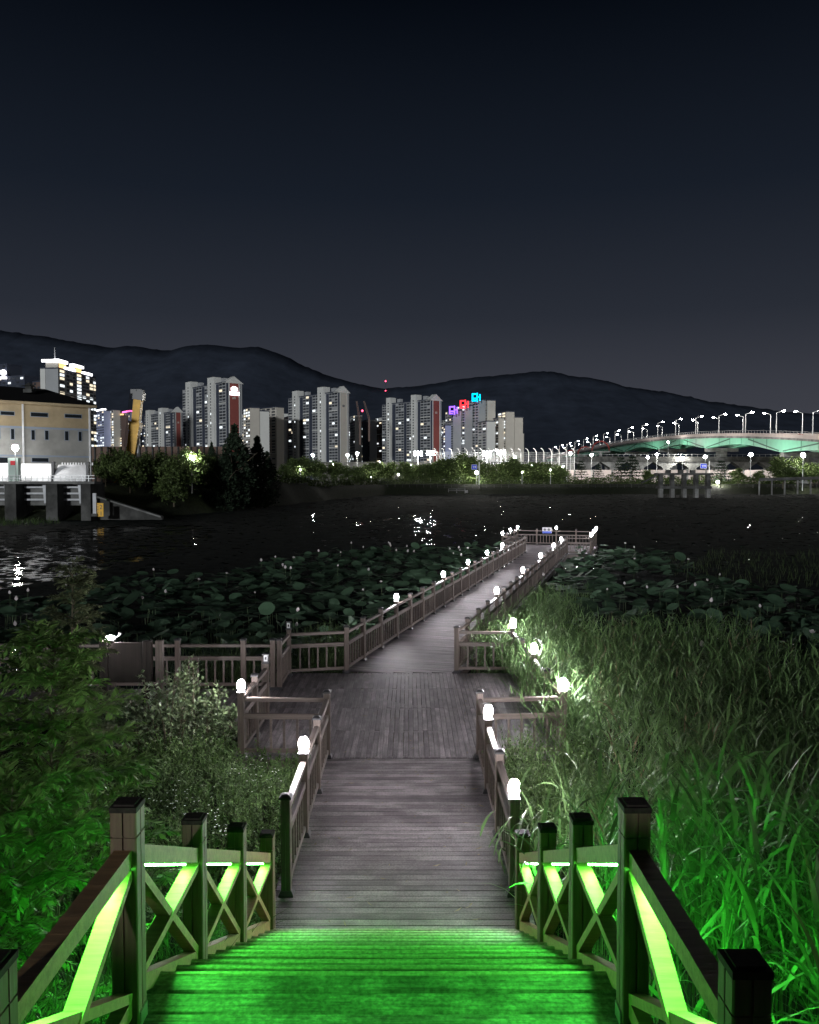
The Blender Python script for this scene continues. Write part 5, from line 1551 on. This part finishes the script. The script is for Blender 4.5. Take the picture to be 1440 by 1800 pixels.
for n, px in enumerate((528, 653, 700, 918, 968)):  # lamps added to light the fronts of the far bank trees
    path_lamp(px, 826 + (n * 7 % 4) * 4, 307, f'{ORD[n]} small added lamp from the left lighting the far bank tree fronts', .24, group='added lamps in front of the far bank trees')
for n, (px, py) in enumerate(((585, 816), (668, 812), (722, 818), (800, 822), (935, 817), (990, 820))):  # more added lamps, there to brighten the tree crowns
    path_lamp(px, py, 323, f'{ORD[n]} added lamp from the left brightening the far bank tree crowns', .30, group='added lamps among the far bank trees')
# undergrowth below the far trees
n = 26000
hx = U(-45, 150, n); hy = np.interp(hx, _bx, _by) + U(17, 24, n)
hz = ground_z(hx, hy) + U(0, 1, n) ** 1.3 * (2.6 + 1.4 * np.sin(hx * .55) * np.sin(hx * .21 + 1))
a, e_ = U(0, 6.28, n), rng.normal(.2, .6, n)
d_ = np.stack([np.cos(a) * np.cos(e_), np.sin(a) * np.cos(e_), np.sin(e_)], -1)
V, F = leaves(np.stack([hx, hy, hz], -1), d_, rng.normal(0, 1, (n, 3)) + np.array([0, 0, .8]), U(.4, .8, n), U(.25, .45, n))
stuff('undergrowth', V, F, M['tree_leaf'], 'dark undergrowth below the tree row on the far bank', 'bushes')
# wall and net fence behind the trees
t = thing('field_wall', at(790, 842, 372), 'long pale wall behind the far bank trees, lit by flood lights', 'wall')
xa, xb = at(560, 820, 372).x, at(1010, 820, 372).x
z1 = at(800, 812, 372).z
obj('wall', MB().box(((xa + xb) / 2 - t.location.x, 0, (z1 + 2) / 2 - t.location.z), (xb - xa, .5, z1 - 2)).mesh('wall', M['dark_concrete']), t)
t = thing('net_fence', at(850, 842, 366), 'tall net fence with bent posts in front of the pale wall', 'fence')
x0, x1 = at(768, 820, 366).x, at(1010, 820, 366).x
z0, z1 = 2.4 - t.location.z, at(800, 795, 366).z - t.location.z
npost = 19
for k in range(npost):
    x_ = x0 + (x1 - x0) * k / (npost - 1) - t.location.x
    obj('post', MB().tube([(x_, 0, z0), (x_, 0, z1), (x_ - .5, 0, z1 + 1.2), (x_ - 1.4, 0, z1 + 1.8)], .16, 6).mesh('post', M['lamp_white']), t)
b = MB()
for z in np.linspace(z0 + 1, z1, 14): b.box(((x0 + x1) / 2 - t.location.x, 0, z), (x1 - x0, .05, .05))
for x_ in np.linspace(x0, x1, 150): b.box((x_ - t.location.x, 0, (z0 + z1) / 2), (.05, .05, z1 - z0))
tag(obj('net', b.mesh('net', M['steel']), t), kind='stuff')
t = thing('gantry', at(869, 797, 344), 'thin curved gantry joining the second pair of flood lights', 'gantry')
a_, b_ = at(858, 795, 344) - t.location, at(880, 793, 344) - t.location
obj('beam', MB().tube([a_, (a_ + b_) / 2 + Vector((0, 0, .7)), b_], .18, 6).mesh('beam', M['lamp_white']), t)
# far bank fence
t = thing('bank_fence', (40, 303, 2.5), 'long low fence along the crest of the far bank', 'fence')
pts = [(-10, 281.5), (20, 296), (110, 300), (200, 304)]
b, rl = MB(), MB()
for (xa, ya), (xb, yb) in zip(pts[:-1], pts[1:]):
    n = int(math.hypot(xb - xa, yb - ya) / 2.6)
    for k in range(n):
        x_, y_ = xa + (xb - xa) * k / n, ya + (yb - ya) * k / n
        z_ = float(ground_z(x_, y_))
        b.box((x_ - 40, y_ - 303, z_ - 2.5 + .55), (.1, .1, 1.25))
    za, zb_ = float(ground_z(xa, ya)), float(ground_z(xb, yb))
    for h_ in (.6, 1.1): rl.beam((xa - 40, ya - 303, za - 2.5 + h_), (xb - 40, yb - 303, zb_ - 2.5 + h_), .06, .06)
tag(obj('posts', b.mesh('posts', M['dark_concrete']), t), kind='stuff')
obj('rails', rl.mesh('rails', M['dark_concrete']), t)
# small pale shed-like gauge house steps on the bank
t = thing('bank_steps', at(803, 866, 288), 'small grey barrier and steps on the far bank slope', 'steps')
obj('barrier', MB().box((0, 0, .7), (6, .3, .15)).box((0, 0, 1.3), (6, .3, .15)).box((-2.9, 0, .6), (.2, .3, 1.6)).box((2.9, 0, .6), (.2, .3, 1.8)).box((0, 0, .6), (.2, .3, 1.4)).mesh('barrier', M['concrete']), t)
obj('step', MB().box((3.4, -.2, .2), (1.0, 1.2, .5)).box((3.4, .3, .6), (1.0, 1.0, .5)).mesh('step', M['concrete']), t)
# direction signs
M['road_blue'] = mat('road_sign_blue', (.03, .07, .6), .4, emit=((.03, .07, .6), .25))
def road_sign(px, py, D, w_, h_, label):
    p = at(px, py, D); zb = float(ground_z(p.x, D))
    t = thing('road_sign', (p.x, D, zb), label, 'sign')
    H = p.z - zb
    obj('post', MB().tube([(w_ * .9, .2, 0), (w_ * .9, .2, H + h_)], .2, 8).box((w_ * .3, .2, H), (w_ * 1.3, .12, .12)).mesh('post', M['lamp_white']), t)
    obj('panel', MB().box((0, 0, H), (w_, .12, h_)).mesh('panel', M['road_blue']), t)
    b = MB()
    for q, s_ in (((0, h_ * .46), (w_, .12)), ((0, -h_ * .46), (w_, .12)), ((-w_ * .48, 0), (.12, h_)), ((w_ * .48, 0), (.12, h_)), ((-.1 * w_, .1 * h_), (.35 * w_, .18)), ((-.1 * w_, -.15 * h_), (.2 * w_, .18)), ((-.1 * w_, 0), (.14, .5 * h_)), ((.22 * w_, .05), (.18 * w_, .4 * h_))):
        b.box((q[0], -.08, H + q[1]), (s_[0], .04, s_[1]))
    obj('lettering', b.mesh('lettering', M['lamp_white']), t)
road_sign(834, 821, 300, 2.0, 1.9, 'blue road sign on a pole before the far bank trees')
road_sign(1237, 819, 312, 2.5, 1.9, 'blue road sign with white marks behind the concrete pier')

# dark concrete intake pier in the pond
def intake():
    D = 236.0
    t = thing('intake_pier', at(1203, 878, D), 'dark concrete intake pier on columns at the far shore', 'pier')
    o = t.location
    def bx(name, x0, x1, y0, y1, d0, d1, m=M['dark_concrete']):
        A, B_ = at(x0, y0, D) - o, at(x1, y1, D) - o
        return obj(name, MB().box(((A.x + B_.x) / 2, (d0 + d1) / 2, (A.z + B_.z) / 2), (B_.x - A.x, d1 - d0, A.z - B_.z)).mesh(name, m), t)
    bx('deck_slab', 1155, 1251, 831.5, 835, -1.5, 3)
    bx('lower_slab', 1158, 1249, 855, 859, -1.2, 3)
    for x_ in (1161, 1181, 1202, 1223, 1244):
        bx('column', x_ - 3, x_ + 3, 835.1, 854.9, -1, .6); bx('footing', x_ - 3, x_ + 3, 859.1, 882, -1, .6, M['concrete'])
    for x_ in (1175, 1197, 1218): bx('winch', x_ - 4, x_ + 4, 826, 831.4, -.5, .8)
    obj('stair', MB().beam(at(1128, 849, D) - o, at(1158, 834, D) - o, 1.2, .35).mesh('stair', M['dark_concrete']), t)
intake()
t = thing('bank_walkway', at(1390, 852, 250), 'dark raised walkway on posts along the right far bank', 'walkway')
a_, b_ = at(1335, 843, 250) - t.location, at(1520, 838, 240) - t.location
obj('slab', MB().beam(a_, b_, 2.0, .9).mesh('slab', M['dark_concrete']), t)
for k in range(9):
    p = a_.lerp(b_, k / 8)
    obj('post', MB().box((p.x, p.y, p.z - 2.6), (.35, .35, 4.3)).mesh('post', M['concrete']), t)

# ------------------------------------------------------------------ road bridge on the right
BY = np.array([290, 330, 394, 479, 533, 626, 717, 820, 950.0])
BZ = np.array([18.3, 21.2, 24.9, 29.0, 31.0, 31.4, 30.3, 29.5, 29.0])
def bz(y): return float(np.interp(y, BY, BZ)) if True else 0
_p = np.polyfit(BY, BZ, 3)
def bz(y): return float(np.polyval(_p, y))
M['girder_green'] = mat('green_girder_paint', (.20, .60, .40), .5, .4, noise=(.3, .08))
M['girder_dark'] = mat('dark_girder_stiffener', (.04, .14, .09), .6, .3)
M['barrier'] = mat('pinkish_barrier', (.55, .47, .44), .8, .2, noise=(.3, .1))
def bridge():
    XA, XB_ = 157.0, 177.0
    PIERS = [262, 350, 440, 522, 606, 692, 780, 868]
    root = thing('road_bridge', (XA, 350, 0), 'long road bridge with green steel girder curving away on the right', 'bridge')
    o = root.location
    ys = np.arange(262, 952, 11.0)
    top, bot, slab_b, bar = [], [], [], []
    for y in ys:
        dmin = min(abs(y - p) for p in PIERS)
        depth = 2.9 + 2.6 * max(0, 1 - dmin / 40.0) ** 1.3
        z = bz(y)
        top.append(z - 1.5); bot.append(z - 1.5 - depth)
    def strip(name, lo, hi, xa, xb, m):
        b = MB()
        for i in range(len(ys) - 1):
            y0, y1 = ys[i] - o.y, ys[i + 1] - o.y
            P = [(xa - o.x, y0, lo[i]), (xb - o.x, y0, lo[i]), (xb - o.x, y0, hi[i]), (xa - o.x, y0, hi[i])]
            Qs = [(xa - o.x, y1, lo[i + 1]), (xb - o.x, y1, lo[i + 1]), (xb - o.x, y1, hi[i + 1]), (xa - o.x, y1, hi[i + 1])]
            for a, c in ((0, 1), (1, 2), (2, 3), (3, 0)): b.quad(P[a], P[c], Qs[c], Qs[a])
        return obj(name, b.mesh(name, m), root)
    Zd = [bz(y) for y in ys]
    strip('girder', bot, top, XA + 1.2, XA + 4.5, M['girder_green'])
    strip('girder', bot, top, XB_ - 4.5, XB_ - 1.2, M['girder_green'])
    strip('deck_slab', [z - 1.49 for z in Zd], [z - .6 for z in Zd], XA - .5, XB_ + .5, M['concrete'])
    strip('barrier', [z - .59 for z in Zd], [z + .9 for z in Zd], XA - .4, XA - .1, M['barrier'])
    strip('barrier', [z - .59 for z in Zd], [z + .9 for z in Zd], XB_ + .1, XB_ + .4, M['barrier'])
    b = MB()
    for y in np.arange(262, 940, 3.2): b.box((XA - .25 - o.x, y - o.y, bz(y) + 1.5), (.12, .12, 1.2))
    strip('hand_rail', [z + 2.05 for z in Zd], [z + 2.2 for z in Zd], XA - .3, XA - .2, M['steel'])
    tag(obj('rail_posts', b.mesh('rail_posts', M['steel']), root), kind='stuff')
    for p in PIERS:
        for sg in (-1, 1):
            y0, y1 = p + sg * 2, p + sg * 34
            a_ = Vector((XA + 1.12 - o.x, y0 - o.y, float(np.interp(y0, ys, bot)) + .5)); c_ = Vector((XA + 1.12 - o.x, y1 - o.y, float(np.interp(y1, ys, top)) - .4))
            obj('stiffener', MB().beam(a_, c_, .14, .5, (0, 0, 1)).mesh('stiffener', M['girder_dark']), root)
        zt_ = float(np.interp(p, ys, bot)) - .02
        obj('pier', MB().box(((XA + XB_) / 2 - o.x, p - o.y, zt_ - 1.0), (17, 3.4, 2)).box(((XA + XB_) / 2 - o.x, p - o.y, (zt_ - 2) / 2), (5, 3, zt_ - 2)).mesh('pier', M['concrete']), root)
        for k in range(1, 6):
            yv = p + k * 14.0
            if yv < 940:
                obj('web_stiffener', MB().box((XA + 1.15 - o.x, yv - o.y, (float(np.interp(yv, ys, top)) + float(np.interp(yv, ys, bot))) / 2), (.08, .3, float(np.interp(yv, ys, top)) - float(np.interp(yv, ys, bot)) - .3)).mesh('web_stiffener', M['girder_dark']), root)
    return XA, XB_
XA, XB_ = bridge()
ME_BPOLE = {}
def bridge_lamp(x, y, H, side, label):
    z = bz(y)
    t = thing('bridge_lamp', (x, y, z - .59), label, 'lamp', 'street lamps on the bridge')
    obj('pole', _bp(H), t)
    arm = _ba(side); obj('arm', arm, t, (0, 0, H))
    obj('lamp_head', _bh(side), t, (side * 3.2, 0, H + .75))
_cache = {}
def _bp(H):
    if ('p', H) not in _cache: _cache[('p', H)] = MB().tube([(0, 0, 0), (0, 0, H)], [.22, .13], 8).mesh('pole', M['lamp_white'])
    return _cache[('p', H)]
def _ba(s):
    if ('a', s) not in _cache: _cache[('a', s)] = MB().tube([(0, 0, -.1), (s * 1.6, 0, .45), (s * 3.0, 0, .8)], .1, 6).mesh('arm', M['lamp_white'])
    return _cache[('a', s)]
def _bh(s):
    if ('h', s) not in _cache: _cache[('h', s)] = MB().lathe([(.25, -.28), (.62, -.12), (.70, .05), (.35, .22)], n=8).mesh('lamp_head', M['city_lamp'])
    return _cache[('h', s)]
y, n = 322.0, 0
while y < 930 and n < 17:
    bridge_lamp(XA + .8, y, 10.5, 1, f'{ORD[n]} street lamp from the right on the near side of the bridge')
    bridge_lamp(XB_ - .8, y + 15, 10.5, -1, f'{ORD[n]} street lamp from the right on the far side of the bridge')
    y += 32 + n * .6; n += 1
# cars
def car(y, x, colour, label, back=True):
    t = thing('passing_car', (x, y, bz(y) - .58), label, 'car', 'cars crossing the bridge')
    m = mat('car_paint', colour, .3, .5)
    prof = [(-2.2, .35), (2.2, .35), (2.25, .8), (1.3, .95), (.7, 1.45), (-1.0, 1.48), (-1.8, 1.0), (-2.25, .95)]
    obj('body', MB().prism([(-.9, a, b_) for a, b_ in prof], (1.8, 0, 0)).mesh('body', m), t)
    obj('window', MB().prism([(-.92, a, b_) for a, b_ in ((1.15, .98), (.65, 1.38), (-.95, 1.41), (-1.6, 1.0))], (1.84, 0, 0)).mesh('window', M['dark_glass']), t)
    for sx in (-.8, .8):
        for yy_ in (-1.4, 1.4): obj('wheel', MB().lathe([(.2, -.1), (.34, -.1), (.34, .1), (.2, .1)], n=10).mesh('wheel', M['black_metal']), t, (sx, yy_, .34), rot=(0, math.pi / 2, 0))
        obj('tail_light', MB().box((sx * .85, -2.27, .75), (.35, .08, .2)).mesh('tail_light', glow('tail_light', (1, .03, .02), 25.0)), t)
car(165 * 1442 / (1285 - 720), 160.5, (.5, .03, .03), 'red car on the bridge above the green girder')
car(165 * 1442 / (1423 - 720), 160.5, (.45, .06, .03), 'orange red car on the bridge at the right edge')
car(165 * 1442 / (1318 - 720), 161.0, (.7, .7, .7), 'white car on the bridge between the two red cars')

# elevated road, retaining wall, red arches behind the bridge
def elevated():
    D = 440.0
    t = thing('elevated_road', at(1200, 842, D), 'low concrete elevated road passing under the bridge', 'bridge')
    o = t.location
    x0, x1 = at(975, 800, D).x - o.x, at(1500, 800, D).x - o.x
    z0, z1 = at(1000, 812, D).z - o.z, at(1000, 803, D).z - o.z
    obj('deck_slab', MB().box(((x0 + x1) / 2, 0, (z0 + z1) / 2), (x1 - x0, 9, z1 - z0)).mesh('deck_slab', M['dark_concrete']), t)
    k = 0
    for px in range(985, 1480, 46):
        x_ = at(px, 800, D).x - o.x
        b = MB().prism([(x_ - 7, -3, z0 - .01), (x_ + 7, -3, z0 - .01), (x_ + 2, -3, z0 - 3.2), (x_ + 2, -3, -1), (x_ - 2, -3, -1), (x_ - 2, -3, z0 - 3.2)], (0, 6, 0))
        obj('pier', b.mesh('pier', M['concrete']), t)
    b = MB()
    for x_ in np.arange(x0, x1, 3.0): b.box((x_, -4.4, z1 + .6), (.15, .15, 1.2))
    b.box(((x0 + x1) / 2, -4.4, z1 + 1.2), (x1 - x0, .12, .12))
    tag(obj('railing', b.mesh('railing', M['steel']), t), kind='stuff')
    t = thing('retaining_wall', at(1200, 842, 356), 'pinkish lit retaining wall along the road below the bridge', 'wall')
    o = t.location
    x0, x1 = at(1000, 830, 356).x - o.x, at(1500, 830, 356).x - o.x
    zt_ = at(1000, 826, 356).z - o.z
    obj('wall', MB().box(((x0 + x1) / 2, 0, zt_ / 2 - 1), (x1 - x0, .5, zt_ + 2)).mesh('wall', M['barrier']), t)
    for k, px in enumerate(range(1010, 1480, 33)):
        obj('pilaster', box_mesh('pilaster', .7, .3, zt_ + 2.2, M['concrete']), t, (at(px, 830, 356).x - o.x, -.42, zt_ / 2 - .9))
elevated()
M['arch_red'] = mat('red_arch', (.22, .035, .03), .5, .3)
for n, (px, py, w_, D) in enumerate(((1056, 792, 7.5, 640), (1029, 799, 7.5, 740), (1003, 803, 7.0, 840))):
    t = thing('red_arch', at(px, py, D), f'{["nearest and largest", "middle", "farthest and smallest"][n]} red arch rib beside the bridge ramp lamps', 'arch', 'red arches beside the bridge')
    pts = [(w_ * .9 * math.cos(a), 0, w_ * math.sin(a) * .95) for a in np.linspace(0, math.pi, 12)]
    obj('rib', MB().tube(pts, .55, 6).mesh('rib', M['arch_red']), t)
    obj('base_beam', MB().box((0, 0, -1), (w_ * 2, 1.2, 1.0)).box((0, 0, -t.location.z / 2 - .8), (2, 1.5, t.location.z - 1.2)).mesh('base_beam', M['concrete']), t)
